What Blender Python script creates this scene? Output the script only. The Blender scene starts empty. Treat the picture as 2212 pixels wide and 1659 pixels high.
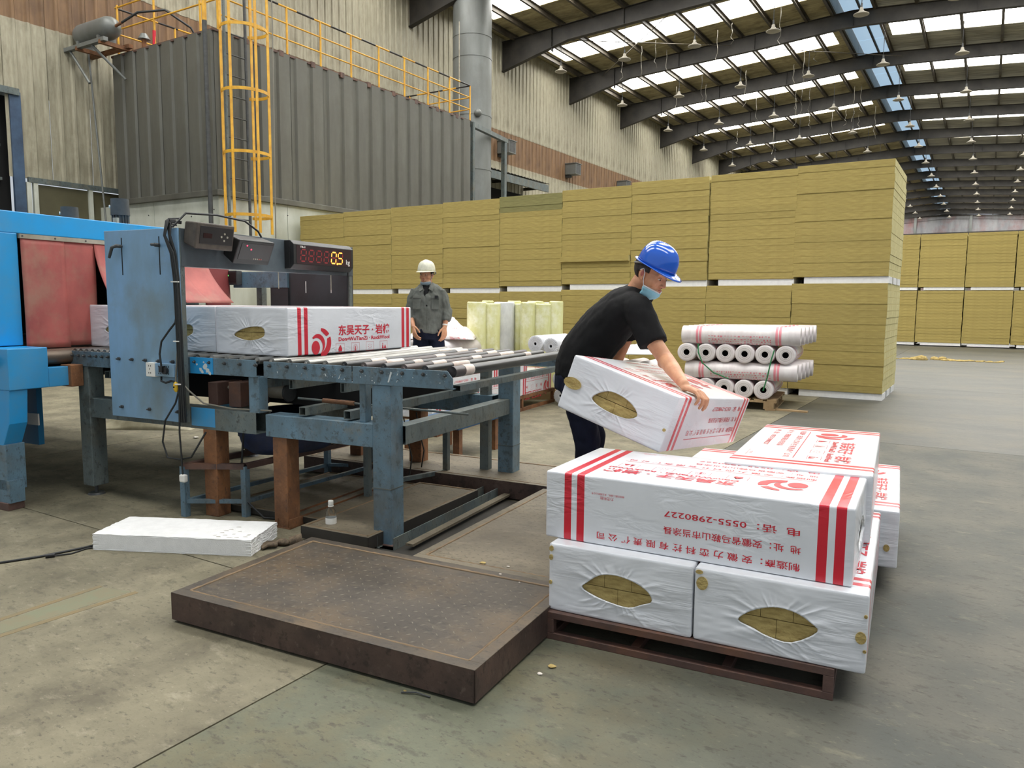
import bpy, bmesh, math, random
from mathutils import Vector, Matrix
random.seed(7)
PI = math.pi
SC = bpy.context.scene
COL = SC.collection

# ------------------------------------------------------------------ camera, sky, light, exposure
FOC = 1642.35
cam_d = bpy.data.cameras.new('camera'); cam_d.sensor_fit = 'HORIZONTAL'
cam_d.sensor_width = 36.0; cam_d.lens = 36.0 * FOC / 2212.0
cam_d.clip_start = .05; cam_d.clip_end = 400
cam = bpy.data.objects.new('camera', cam_d); COL.objects.link(cam)
_p, _r = -.1066, .008
_f = Vector((0, math.cos(_p), math.sin(_p))); _u0 = Vector((0, -math.sin(_p), math.cos(_p))); _x0 = Vector((1, 0, 0))
_rt = _x0 * math.cos(_r) + _u0 * math.sin(_r); _up = -_x0 * math.sin(_r) + _u0 * math.cos(_r)
cam.matrix_world = Matrix(((_rt.x, _up.x, -_f.x, 0), (_rt.y, _up.y, -_f.y, 0), (_rt.z, _up.z, -_f.z, 1.3914), (0, 0, 0, 1)))
SC.camera = cam

SKY = .85          # overcast daylight coming in at the open end behind the camera
PANEL = 20.0        # daylight through the fibreglass roof strips
EXPO = -.5
world = bpy.data.worlds.new('overcast_sky'); SC.world = world; world.use_nodes = True
wn = world.node_tree; wn.nodes.clear()
bg = wn.nodes.new('ShaderNodeBackground'); bg.inputs[0].default_value = (.86, .93, 1.0, 1); bg.inputs[1].default_value = SKY
wo = wn.nodes.new('ShaderNodeOutputWorld'); wn.links.new(bg.outputs[0], wo.inputs[0])
SC.view_settings.view_transform = 'Standard'
SC.view_settings.look = 'None'
SC.view_settings.exposure = EXPO
SC.view_settings.gamma = 1
SC.view_settings.use_curve_mapping = False
SC.cycles.max_bounces = 6
SC.cycles.diffuse_bounces = 4
SC.cycles.use_denoising = True
SC.cycles.sample_clamp_indirect = 6

# ------------------------------------------------------------------ helpers
def S(r, g, b):
    f = lambda c: (c / 255 / 12.92) if c <= 10 else ((c / 255 + .055) / 1.055) ** 2.4
    return (f(r), f(g), f(b), 1)

YAW = dict(H=-.5561, G=-.44, P=-.468, A=-.4983, C=-.4781, D=-.4699, W=0.0)
def fw(fr, a, b, z=0):
    t = YAW[fr]
    return Vector((a * math.cos(t) - b * math.sin(t), a * math.sin(t) + b * math.cos(t), z))

def tag(o, label=None, cat=None, group=None, kind=None):
    if label: o['label'] = label
    if cat: o['category'] = cat
    if group: o['group'] = group
    if kind: o['kind'] = kind
    return o

ORG = {}
def thing(name, label, cat, fr='W', base=(0, 0, 0), group=None, kind=None):
    o = bpy.data.objects.new(name, None); COL.objects.link(o)
    o.empty_display_size = .1
    o.location = fw(fr, *base); o.rotation_euler = (0, 0, YAW[fr])
    ORG[o.name] = Vector(base)
    return tag(o, label, cat, group, kind)

def org_of(p):
    while p is not None:
        if p.name in ORG: return ORG[p.name]
        p = p.parent
    return Vector((0, 0, 0))

class MB:
    def __init__(s): s.v = []; s.f = []; s.s = []
    def add(s, vs, fs, smooth=False, M=None):
        n = len(s.v)
        for q in vs:
            q = Vector(q)
            s.v.append(M @ q if M is not None else q)
        for f in fs: s.f.append([n + i for i in f]); s.s.append(smooth)
        return s
    def box(s, a0, a1, b0, b1, z0, z1, M=None):
        vs = [(a0, b0, z0), (a1, b0, z0), (a1, b1, z0), (a0, b1, z0), (a0, b0, z1), (a1, b0, z1), (a1, b1, z1), (a0, b1, z1)]
        return s.add(vs, [(0, 3, 2, 1), (4, 5, 6, 7), (0, 1, 5, 4), (1, 2, 6, 5), (2, 3, 7, 6), (3, 0, 4, 7)], M=M)
    def tube_box(s, p0, p1, w, h, wall=.004, up=(0, 0, 1)):
        """square hollow section with open ends"""
        p0 = Vector(p0); p1 = Vector(p1); d = (p1 - p0).normalized(); up = Vector(up)
        x = d.cross(up).normalized(); y = x.cross(d).normalized()
        vs = []
        for p in (p0, p1):
            for k in (0, wall):
                for sx, sy in ((-1, -1), (1, -1), (1, 1), (-1, 1)):
                    vs.append(p + x * sx * (w / 2 - k) + y * sy * (h / 2 - k))
        fs = []
        for i in range(4):
            j = (i + 1) % 4
            fs += [(i, j, 8 + j, 8 + i), (4 + j, 4 + i, 12 + i, 12 + j), (j, i, 4 + i, 4 + j), (8 + i, 8 + j, 12 + j, 12 + i)]
        return s.add(vs, fs)
    def cyl(s, p0, p1, r0, r1=None, n=12, cap=True, smooth=True):
        r1 = r0 if r1 is None else r1
        p0 = Vector(p0); p1 = Vector(p1); d = (p1 - p0).normalized()
        up = Vector((0, 0, 1)) if abs(d.z) < .9 else Vector((1, 0, 0))
        x = d.cross(up).normalized(); y = x.cross(d).normalized()
        vs = []
        for p, r in ((p0, r0), (p1, r1)):
            for i in range(n):
                t = 2 * PI * i / n; vs.append(p + x * math.cos(t) * r + y * math.sin(t) * r)
        s.add(vs, [(i, n + i, n + (i + 1) % n, (i + 1) % n) for i in range(n)], smooth)
        if cap:
            s.add(vs[:n], [tuple(range(n))]); s.add(vs[n:], [tuple(reversed(range(n)))])
        return s
    def tube(s, path, r, n=6, cap=True):
        path = [Vector(p) for p in path]; m = len(path); rr = r if isinstance(r, (list, tuple)) else [r] * m
        vs = []; px = None
        for k, p in enumerate(path):
            d = (path[min(k + 1, m - 1)] - path[max(k - 1, 0)]).normalized()
            if px is None:
                up = Vector((0, 0, 1)) if abs(d.z) < .9 else Vector((1, 0, 0)); px = d.cross(up).normalized()
            px = (px - d * px.dot(d)).normalized(); y = px.cross(d)
            for i in range(n):
                t = 2 * PI * i / n; vs.append(p + px * math.cos(t) * rr[k] + y * math.sin(t) * rr[k])
        fs = [(k * n + i, (k + 1) * n + i, (k + 1) * n + (i + 1) % n, k * n + (i + 1) % n) for k in range(m - 1) for i in range(n)]
        s.add(vs, fs, True)
        if cap: s.add(vs[:n], [tuple(range(n))]); s.add(vs[-n:], [tuple(reversed(range(n)))])
        return s
    def prism(s, poly, h0, h1, axis='z', M=None):
        """poly of 2-D points extruded along axis; x: (y,z), y: (x,z), z: (x,y)"""
        n = len(poly)
        def P(q, h):
            return {'x': (h, q[0], q[1]), 'y': (q[0], h, q[1]), 'z': (q[0], q[1], h)}[axis]
        vs = [P(q, h0) for q in poly] + [P(q, h1) for q in poly]
        return s.add(vs, [tuple(reversed(range(n))), tuple(range(n, 2 * n))] + [(i, (i + 1) % n, n + (i + 1) % n, n + i) for i in range(n)], M=M)
    def lathe(s, prof, n=24, M=None, smooth=True):
        vs = []; fs = []
        for r, z in prof:
            for i in range(n):
                t = 2 * PI * i / n; vs.append((r * math.cos(t), r * math.sin(t), z))
        for k in range(len(prof) - 1):
            for i in range(n):
                fs.append((k * n + i, k * n + (i + 1) % n, (k + 1) * n + (i + 1) % n, (k + 1) * n + i))
        return s.add(vs, fs, smooth, M)
    def ell(s, c, r, n=16, m=10, M=None):
        vs = []; fs = []; c = Vector(c)
        for j in range(m + 1):
            ph = -PI / 2 + PI * j / m
            for i in range(n):
                t = 2 * PI * i / n
                q = Vector((r[0] * math.cos(ph) * math.cos(t), r[1] * math.cos(ph) * math.sin(t), r[2] * math.sin(ph)))
                vs.append((M @ (q + c)) if M is not None else q + c)
        for j in range(m):
            for i in range(n):
                fs.append((j * n + i, j * n + (i + 1) % n, (j + 1) * n + (i + 1) % n, (j + 1) * n + i))
        return s.add(vs, fs, True)
    def loft(s, nodes, n=16):
        """nodes: (centre, rx, ry, side vector); closed, elliptical sections"""
        m = len(nodes); vs = []
        P = [Vector(q[0]) for q in nodes]
        for k, (c, rx, ry, sv) in enumerate(nodes):
            d = (P[min(k + 1, m - 1)] - P[max(k - 1, 0)]).normalized()
            sv = Vector(sv); sv = (sv - d * sv.dot(d)).normalized(); y = d.cross(sv)
            for i in range(n):
                t = 2 * PI * i / n; vs.append(P[k] + sv * math.cos(t) * rx + y * math.sin(t) * ry)
        fs = [(k * n + i, k * n + (i + 1) % n, (k + 1) * n + (i + 1) % n, (k + 1) * n + i) for k in range(m - 1) for i in range(n)]
        s.add(vs, fs, True)
        s.add(vs[:n], [tuple(reversed(range(n)))]); s.add(vs[-n:], [tuple(range(n))])
        return s
    def mesh(s, name, mat, org=Vector((0, 0, 0))):
        me = bpy.data.meshes.new(name)
        me.from_pydata([tuple(q - org) for q in s.v], [], s.f)
        me.polygons.foreach_set('use_smooth', s.s)
        if mat is not None: me.materials.append(mat)
        me.update()
        return me
    def build(s, name, mat, parent=None, bev=0, fix=False, fr=None):
        me = s.mesh(name, mat, org_of(parent))
        if fix:
            b = bmesh.new(); b.from_mesh(me); bmesh.ops.recalc_face_normals(b, faces=b.faces); b.to_mesh(me); b.free()
        o = bpy.data.objects.new(name, me); COL.objects.link(o); o.parent = parent
        if parent is None and fr: o.rotation_euler = (0, 0, YAW[fr])
        if bev:
            m = o.modifiers.new('bevel', 'BEVEL'); m.width = bev; m.segments = 2; m.limit_method = 'ANGLE'; m.angle_limit = .7
        return o

def link_copy(me, name, parent, loc, rot=None, scale=None):
    o = bpy.data.objects.new(name, me); COL.objects.link(o); o.parent = parent
    o.location = Vector(loc) - org_of(parent)
    if rot is not None: o.rotation_euler = rot
    if scale is not None: o.scale = scale
    return o
def copy_tree(o, parent=None):
    c = o.copy(); COL.objects.link(c); c.parent = parent
    for ch in list(o.children): copy_tree(ch, c)
    return c

# ------------------------------------------------------------------ materials
MATS = {}
def mat(name, c1, c2=None, rough=.6, metal=0, sc=(6, 6, 6), det=5, stain=None, ssc=1.2, samt=.5, bump=0, bsc=60, rnd=0, em=None, ems=0, spec=.5, coat=0, lo=.35, hi=.65, contrast=None):
    m = bpy.data.materials.new(name); m.use_nodes = True; nt = m.node_tree; N = nt.nodes; L = nt.links
    b = N['Principled BSDF']; b.inputs['Roughness'].default_value = rough; b.inputs['Metallic'].default_value = metal
    b.inputs['Specular IOR Level'].default_value = spec
    if coat: b.inputs['Coat Weight'].default_value = coat; b.inputs['Coat Roughness'].default_value = .12
    b.inputs['Base Color'].default_value = c1
    tc = N.new('ShaderNodeTexCoord')
    out = None
    if c2 is not None:
        mp = N.new('ShaderNodeMapping'); mp.inputs['Scale'].default_value = sc if isinstance(sc, tuple) else (sc,) * 3
        no = N.new('ShaderNodeTexNoise'); no.inputs['Scale'].default_value = 1; no.inputs['Detail'].default_value = det; no.inputs['Roughness'].default_value = .6
        rp = N.new('ShaderNodeValToRGB'); rp.color_ramp.elements[0].position = lo; rp.color_ramp.elements[1].position = hi
        rp.color_ramp.elements[0].color = c1; rp.color_ramp.elements[1].color = c2
        L.new(tc.outputs['Object'], mp.inputs[0]); L.new(mp.outputs[0], no.inputs['Vector']); L.new(no.outputs[0], rp.inputs[0]); out = rp.outputs[0]
    if stain is not None:
        n2 = N.new('ShaderNodeTexNoise'); n2.inputs['Scale'].default_value = ssc; n2.inputs['Detail'].default_value = 8; n2.inputs['Roughness'].default_value = .65
        r2 = N.new('ShaderNodeValToRGB'); r2.color_ramp.elements[0].position = .48; r2.color_ramp.elements[1].position = .68
        r2.color_ramp.elements[0].color = (0, 0, 0, 1); r2.color_ramp.elements[1].color = (samt,) * 3 + (1,)
        mx = N.new('ShaderNodeMix'); mx.data_type = 'RGBA'; mx.inputs[7].default_value = stain
        L.new(tc.outputs['Object'], n2.inputs['Vector']); L.new(n2.outputs[0], r2.inputs[0]); L.new(r2.outputs[0], mx.inputs[0])
        if out is None: mx.inputs[6].default_value = c1
        else: L.new(out, mx.inputs[6])
        out = mx.outputs[2]
    if rnd:
        oi = N.new('ShaderNodeObjectInfo'); mr = N.new('ShaderNodeMapRange'); mr.inputs[3].default_value = 1 - rnd; mr.inputs[4].default_value = 1 + rnd
        hs = N.new('ShaderNodeHueSaturation'); L.new(oi.outputs['Random'], mr.inputs[0]); L.new(mr.outputs[0], hs.inputs['Value'])
        if out is None: hs.inputs['Color'].default_value = c1
        else: L.new(out, hs.inputs['Color'])
        out = hs.outputs[0]
    if out is not None: L.new(out, b.inputs['Base Color'])
    if bump:
        n3 = N.new('ShaderNodeTexNoise'); n3.inputs['Scale'].default_value = bsc; n3.inputs['Detail'].default_value = 4
        bp = N.new('ShaderNodeBump'); bp.inputs['Strength'].default_value = bump; bp.inputs['Distance'].default_value = .01
        L.new(tc.outputs['Object'], n3.inputs['Vector']); L.new(n3.outputs[0], bp.inputs['Height']); L.new(bp.outputs[0], b.inputs['Normal'])
    if em is not None:
        b.inputs['Emission Color'].default_value = em; b.inputs['Emission Strength'].default_value = ems
    MATS[name] = m
    return m

floor_l = mat('concrete_pale', S(136, 129, 106), S(98, 93, 74), .72, sc=(2.2, 2.2, 2.2), det=9, stain=S(84, 78, 62), ssc=3.2, samt=.75, bump=.25, bsc=30, rnd=.03, lo=.3, hi=.72)
floor_g = mat('concrete_green', S(108, 110, 90), S(78, 80, 66), .7, sc=(2.5, 2.5, 2.5), det=9, stain=S(118, 100, 62), ssc=1.4, samt=.55, bump=.22, bsc=30, rnd=.03, lo=.3, hi=.72)
floor_d = mat('concrete_dark', S(88, 87, 78), S(66, 67, 61), .55, sc=(.7, 2.4, 2.2), det=9, stain=S(104, 96, 74), ssc=.7, samt=.5, bump=.15, bsc=30, rnd=.03, lo=.3, hi=.72)
crack = mat('joint_dirt', S(76, 68, 52), rough=.9)
cream = mat('cream_sheet', S(172, 167, 146), S(138, 132, 112), .6, sc=(14, 14, 2.2), det=10, stain=S(104, 98, 80), ssc=.9, samt=.6, rnd=.04, lo=.35, hi=.75, bump=.15, bsc=40)
brown = mat('brown_sheet', S(134, 104, 72), S(104, 78, 54), .6, sc=(9, 9, .7), det=6, stain=S(84, 62, 44), ssc=1, samt=.6, rnd=.06)
paleb = mat('white_base_panel', S(205, 208, 198), S(180, 184, 170), .5, sc=(1.5, 1.5, .6), det=7, stain=S(120, 120, 100), ssc=1.1, samt=.3, rnd=.01)
greyclad = mat('grey_cladding', S(96, 96, 88), S(82, 81, 74), .5, sc=(3, 3, .6), det=6, stain=S(74, 70, 58), ssc=1, samt=.4, rnd=.03)
insul = mat('roof_insulation', S(182, 170, 130), S(144, 132, 98), .9, sc=(1.2, 7, 4), det=6, stain=S(80, 70, 50), ssc=2, samt=.5, bump=.5, bsc=5, rnd=.06)
insul_r = mat('roof_foil', S(200, 197, 180), S(104, 100, 86), .55, sc=(.8, 7, 2), det=7, bump=.6, bsc=4, rnd=.08, lo=.3, hi=.7)
steel_dk = mat('dark_roof_steel', S(58, 54, 48), S(40, 38, 34), .6, sc=(2, 2, 2), rnd=.05)
purl = mat('purlin_steel', S(92, 84, 70), S(60, 55, 46), .55, sc=(2, 2, 2))
daylight = mat('daylight_panel', S(240, 240, 240), rough=.5, em=(1.0, .985, .95, 1), ems=PANEL)
bluelight = mat('ridge_glazing', S(120, 150, 175), rough=.3, em=(.42, .60, .78, 1), ems=1.1)
black = mat('black_void', S(10, 10, 10), rough=.9)
bluesteel = mat('blue_painted_steel', S(106, 136, 154), S(86, 106, 116), .42, sc=(5, 5, 2.5), det=8, stain=S(92, 86, 72), ssc=3.5, samt=.55, bump=.06, bsc=25, lo=.35, hi=.7)
greysteel = mat('blue_grey_painted_steel', S(106, 116, 114), S(80, 92, 94), .5, sc=(5, 5, 2.5), det=8, stain=S(104, 92, 66), ssc=3, samt=.5, bump=.06, bsc=25)
bluepanel = mat('blue_gate_panel', S(128, 168, 204), S(120, 150, 170), .38, sc=(4, 4, 1.6), det=8, stain=S(120, 128, 118), ssc=2.2, samt=.6, bump=.04, bsc=20)
cyan = mat('bright_blue_paint', S(30, 152, 218), S(52, 150, 206), .35, sc=(3, 3, 3), det=7, stain=S(120, 146, 150), ssc=1.6, samt=.35, bump=.03, bsc=20)
greychip = mat('chipped_white_paint', S(206, 214, 214), rough=.5)
rust = mat('rusty_steel', S(146, 98, 60), S(112, 76, 50), .75, sc=(5, 5, 5), det=8, stain=S(84, 60, 44), ssc=4, samt=.6, bump=.2, bsc=50)
rustdk = mat('rusty_dark_pallet_steel', S(98, 74, 66), S(76, 58, 52), .6, sc=(6, 6, 6), det=7, stain=S(128, 84, 56), ssc=4, samt=.5, bump=.15, bsc=50)
redcurt = mat('red_rubber_curtain', S(186, 100, 92), S(150, 76, 72), .6, sc=(3, 3, 2), det=6, stain=S(158, 122, 104), ssc=3, samt=.7, bump=.05, bsc=15)
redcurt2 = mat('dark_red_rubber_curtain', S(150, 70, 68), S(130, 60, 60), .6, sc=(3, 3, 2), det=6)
alu = mat('dusty_aluminium', S(178, 174, 160), S(150, 143, 126), .45, .3, sc=(6, 6, 6), det=4)
yellowp = mat('yellow_safety_paint', S(222, 172, 52), S(196, 144, 44), .45, sc=(5, 5, 5), rnd=.03)
blackp = mat('black_band_paint', S(30, 30, 30), rough=.5)
duct = mat('grey_duct_steel', S(128, 132, 130), S(110, 113, 110), .45, .2, sc=(2, 2, .5), det=5, stain=S(96, 96, 90), ssc=1, samt=.4)
motor = mat('dark_grey_motor', S(74, 76, 76), S(56, 58, 58), .5, sc=(8, 8, 8))
film = mat('white_shrink_film', S(232, 234, 238), S(222, 224, 228), .28, sc=(3, 3, 3), bump=.12, bsc=7, coat=.3)
red = mat('red_print', S(206, 30, 52), rough=.35, coat=.2)
redpale = mat('faded_red_print', S(224, 140, 150), rough=.5)
wool = mat('rock_wool', S(184, 166, 100), S(152, 134, 76), .95, sc=(5, 5, 70), det=6, rnd=.05, bump=.5, bsc=90, lo=.3, hi=.7)
woolx = mat('rock_wool_core', S(196, 174, 112), S(146, 124, 72), .95, sc=(14, 14, 60), det=6, bump=.6, bsc=70, lo=.3, hi=.7)
eps = mat('white_polystyrene', S(240, 240, 238), S(232, 232, 230), .7, sc=(20, 20, 20), bump=.2, bsc=150)
roller = mat('zinc_roller', S(168, 168, 164), S(120, 118, 112), .3, .85, sc=(6, 1.5, 6), det=5)
rollerd = mat('dark_rubber_roller', S(92, 82, 80), S(70, 66, 66), .4, .1, sc=(4, 4, 4))
rollerb = mat('black_plastic_roller', S(52, 54, 56), S(40, 42, 44), .3, sc=(4, 4, 4))
tape = mat('white_tape_wrap', S(222, 216, 206), S(200, 180, 168), .5, sc=(9, 9, 9))
blacks = mat('black_plastic', S(34, 33, 33), S(26, 26, 26), .4, sc=(9, 9, 9))
devbr = mat('dusty_brown_plastic', S(84, 76, 68), S(60, 54, 50), .5, sc=(9, 9, 9), stain=S(110, 100, 84), ssc=6, samt=.5)
cable = mat('black_cable_rubber', S(32, 34, 34), rough=.5)
cableg = mat('grey_cable_rubber', S(120, 116, 104), rough=.5)
plate = mat('checker_plate_steel', S(84, 75, 64), S(62, 56, 49), .55, .2, sc=(3, 3, 3), det=9, stain=S(128, 104, 72), ssc=2.2, samt=.4, bump=.1, bsc=40, lo=.3, hi=.7)
platel = mat('dusty_checker_plate', S(128, 118, 98), S(96, 88, 74), .6, .15, sc=(2, 2, 2), det=9, stain=S(78, 70, 58), ssc=1.6, samt=.4, bump=.1, bsc=40, lo=.3, hi=.7)
plateside = mat('worn_platform_side', S(98, 78, 70), S(70, 58, 54), .55, .3, sc=(4, 4, 4), det=8, stain=S(112, 96, 84), ssc=5, samt=.35, bump=.1, bsc=40)
stud = mat('worn_stud_steel', S(96, 88, 76), rough=.6, metal=.1)
woolside = mat('rock_wool_lit_cut_side', S(222, 212, 156), S(196, 184, 126), .95, sc=(14, 14, 8), det=6, bump=.6, bsc=60, lo=.3, hi=.7)  # fibrous cut end, paler because the light on this side is painted in
weld = mat('rusty_weld_edge', S(128, 106, 78), S(104, 86, 64), .6, .2, sc=(9, 9, 9))
woodp = mat('pallet_wood', S(176, 150, 112), S(138, 112, 78), .8, sc=(3, 20, 3), det=5)
card = mat('red_white_card', S(214, 206, 196), rough=.7)
glass_m = bpy.data.materials.new('clear_pet'); glass_m.use_nodes = True
_b = glass_m.node_tree.nodes['Principled BSDF']; _b.inputs['Transmission Weight'].default_value = 1; _b.inputs['Roughness'].default_value = .05; _b.inputs['IOR'].default_value = 1.2; _b.inputs['Base Color'].default_value = (.95, .97, .98, 1)
white = mat('white_plastic', S(232, 230, 222), rough=.4)
yellow = mat('yellow_plastic', S(228, 186, 40), rough=.45)
ywrap = mat('yellow_wool_roll', S(222, 222, 166), S(204, 202, 136), .4, sc=(9, 9, 1.5), det=6, stain=S(238, 238, 214), ssc=5, samt=.9, rnd=.06, bump=.3, bsc=12)
wwrap = mat('white_fabric_roll', S(222, 224, 226), S(198, 200, 204), .6, sc=(8, 8, 4), det=5, rnd=.03, bump=.3, bsc=14)
filmroll = mat('rolled_film', S(232, 226, 224), S(214, 204, 204), .4, sc=(3, 3, 9), det=5, rnd=.03, bump=.1, bsc=18, coat=.2)
green = mat('green_strap', S(40, 120, 70), rough=.4)
lampw = mat('dusty_lamp_shade', S(164, 158, 144), rough=.5)
skin = mat('skin', S(210, 156, 120), S(192, 136, 102), .5, sc=(14, 14, 14), det=4, stain=S(190, 120, 94), ssc=9, samt=.3)
hair_m = mat('short_black_hair', S(36, 32, 30), S(60, 52, 48), .8, sc=(60, 60, 60))
shirt = mat('black_tshirt_cloth', S(24, 24, 25), S(18, 18, 19), .85, sc=(6, 6, 6), bump=.25, bsc=9, spec=.25)
pants = mat('navy_trouser_cloth', S(22, 27, 48), S(16, 20, 36), .85, sc=(6, 6, 6), bump=.25, bsc=9, spec=.25)
jacket = mat('grey_work_jacket_cloth', S(112, 114, 108), S(92, 94, 88), .85, sc=(9, 9, 9), bump=.35, bsc=14, spec=.25)
bluehat = mat('blue_helmet_plastic', S(28, 92, 200), rough=.16, coat=.6)
whitehat = mat('white_helmet_plastic', S(226, 224, 204), S(206, 204, 184), .35, sc=(30, 30, 30))
maskb = mat('light_blue_mask', S(158, 214, 232), rough=.8)
maskw = mat('white_mask_edge', S(232, 236, 240), rough=.8)
lips = mat('lips', S(166, 96, 88), rough=.5)
eyew = mat('eye_white', S(214, 206, 200), rough=.3)
eyed = mat('eye_dark', S(22, 16, 14), rough=.2)
ledon = mat('lit_led', S(255, 120, 40), em=(1.0, .30, .04, 1), ems=6)
ledoff = mat('unlit_led', S(120, 26, 30), em=(.4, .02, .02, 1), ems=.25)
ledred = mat('red_indicator', S(255, 40, 60), em=(1, .05, .12, 1), ems=4)
screen = mat('dark_red_screen', S(44, 18, 18), rough=.2)

def floor_mix():
    """pale greenish slab going over to dark rubbed concrete on the aisle side"""
    m = floor_g.copy(); m.name = 'concrete_mixed'; nt = m.node_tree; N = nt.nodes; K = nt.links; b = N['Principled BSDF']
    col = b.inputs['Base Color'].links[0].from_socket
    tc = N.new('ShaderNodeTexCoord'); sx = N.new('ShaderNodeSeparateXYZ'); K.new(tc.outputs['Object'], sx.inputs[0])
    no = N.new('ShaderNodeTexNoise'); no.inputs['Scale'].default_value = .9; no.inputs['Detail'].default_value = 6; K.new(tc.outputs['Object'], no.inputs['Vector'])
    a = N.new('ShaderNodeMath'); a.operation = 'MULTIPLY_ADD'; K.new(no.outputs[0], a.inputs[0]); a.inputs[1].default_value = 1.6; K.new(sx.outputs[0], a.inputs[2])
    c = N.new('ShaderNodeMath'); c.operation = 'MULTIPLY_ADD'; K.new(sx.outputs[1], c.inputs[0]); c.inputs[1].default_value = .35; K.new(a.outputs[0], c.inputs[2])
    mr = N.new('ShaderNodeMapRange'); mr.interpolation_type = 'SMOOTHSTEP'; mr.inputs[1].default_value = .0; mr.inputs[2].default_value = 1.5; K.new(c.outputs[0], mr.inputs[0])
    n2 = N.new('ShaderNodeTexNoise'); n2.inputs['Scale'].default_value = 2.2; n2.inputs['Detail'].default_value = 8; K.new(tc.outputs['Object'], n2.inputs['Vector'])
    rp = N.new('ShaderNodeValToRGB'); rp.color_ramp.elements[0].position = .35; rp.color_ramp.elements[1].position = .68; rp.color_ramp.elements[0].color = S(74, 76, 70); rp.color_ramp.elements[1].color = S(98, 95, 84); K.new(n2.outputs[0], rp.inputs[0])
    mx = N.new('ShaderNodeMix'); mx.data_type = 'RGBA'; K.new(mr.outputs[0], mx.inputs[0]); K.new(col, mx.inputs[6]); K.new(rp.outputs[0], mx.inputs[7]); K.new(mx.outputs[2], b.inputs['Base Color'])
    return m
floor_m = floor_mix()

def grit(m, dark, light):
    """wear at several sizes: dark rubbed flecks and pale scoured spots"""
    nt = m.node_tree; N = nt.nodes; K = nt.links; b = N['Principled BSDF']; col = b.inputs['Base Color'].links[0].from_socket
    tc = N.new('ShaderNodeTexCoord')
    for (sc, lo, hi, c, amt) in ((7, .56, .64, dark, .55), (17, .57, .64, dark, .6), (34, .58, .66, dark, .5), (5, .58, .72, light, .45), (70, .54, .72, dark, .35), (22, .60, .68, light, .35)):
        mp = N.new('ShaderNodeMapping'); mp.inputs['Rotation'].default_value = (0, 0, .5); mp.inputs['Scale'].default_value = (1, 1.9, 1); K.new(tc.outputs['Object'], mp.inputs[0])
        no = N.new('ShaderNodeTexNoise'); no.inputs['Scale'].default_value = sc; no.inputs['Detail'].default_value = 6; no.inputs['Roughness'].default_value = .7; K.new(mp.outputs[0], no.inputs['Vector'])
        mr = N.new('ShaderNodeMapRange'); mr.inputs[1].default_value = lo; mr.inputs[2].default_value = hi; mr.inputs[4].default_value = amt; K.new(no.outputs[0], mr.inputs[0])
        mx = N.new('ShaderNodeMix'); mx.data_type = 'RGBA'; K.new(mr.outputs[0], mx.inputs[0]); K.new(col, mx.inputs[6]); mx.inputs[7].default_value = c; col = mx.outputs[2]
    K.new(col, b.inputs['Base Color'])
grit(floor_l, S(78, 72, 58), S(168, 160, 138)); grit(floor_m, S(62, 60, 50), S(134, 128, 108)); grit(floor_d, S(56, 56, 50), S(112, 108, 96))
grit(plate, S(48, 44, 39), S(112, 100, 82)); grit(platel, S(84, 76, 62), S(146, 134, 112))

grit(bluesteel, S(66, 74, 76), S(134, 128, 112)); grit(greysteel, S(58, 60, 56), S(132, 122, 98)); grit(rust, S(88, 62, 48), S(160, 120, 86)); grit(plateside, S(58, 48, 44), S(132, 116, 104)); 

# ================================================================== THE SETTING
UW, UR, URID = -17.76, 7.3, -5.2          # left wall, right wall, ridge (hall coordinates)
V0 = 27.62                                 # first full truss
VEND = 111.6
def zroof(u): return 12.30 + .065 * (u - UW) if u < URID else 12.30 + .065 * (URID - UW) - .065 * (u - URID)

fl = thing('floor', 'stained concrete hall floor cast in slabs with dark joints', None, 'H', (0, 0, 0), kind='structure')
MB().box(UW - 1, UR + 14, -6, VEND, -.12, -.012).build('bedding', crack, fl)
ue = [UW - 1, -12.08, -7.08, -2.08, 2.92, 7.92, UR + 14]
ve = [-6, 2.5] + [2.5 + 6 * k for k in range(1, 19)]
for i in range(len(ue) - 1):
    for j in range(len(ve) - 1):
        if ve[j] > 90: continue
        g = .004
        if i in (3, 4, 5) and j < 2:
            if j == 0: MB().box(ue[i] + g, ue[i + 1] - g, ve[0] + g, ve[2] - g, -.04, 0).build('slab', floor_m if i == 3 else floor_d, fl)
            continue
        m = floor_l if (ue[i] < -3 and ve[j] < 14) else floor_d
        if i == 3 and j == 0: m = floor_g
        if ue[i] > -3 and j == 0 and i == 4: m = floor_d
        MB().box(ue[i] + g, ue[i + 1] - g, ve[j] + g, ve[j + 1] - g, -.04, 0).build('slab', m, fl)

# ---- long wall of ribbed sheets
wl = thing('wall_left', 'tall streaked cream sheet wall with a brown band', None, 'H', (UW, 0, 0), kind='structure')
def sheet_mesh(h, m, w=.9, name='wall_panel'):
    b = MB(); pr = [(0, 0), (.19, 0), (.22, .035), (.27, .035), (.30, 0)]
    prof = []
    for k in range(3):
        for q in pr[:-1]: prof.append((q[0] + .3 * k, q[1]))
    prof.append((w, 0))
    prof = [(x * .993, y) for x, y in prof]
    vs = [(y, x, 0) for x, y in prof] + [(y, x, h) for x, y in prof]; n = len(prof)
    b.add(vs, [(i, i + 1, n + i + 1, n + i) for i in range(n - 1)])
    return b.mesh(name, m)
ZB0, ZB1, ZL = 7.24, 8.54, 3.97
me_up = sheet_mesh(12.25 - ZB1, cream); me_br = sheet_mesh(ZB1 - ZB0 - .01, brown); me_lo = sheet_mesh(ZB0 - ZL, cream); me_ll = sheet_mesh(ZL - .03, cream)
me_sh = sheet_mesh(ZB0 - 5.74, cream)
v = 2.95
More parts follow.
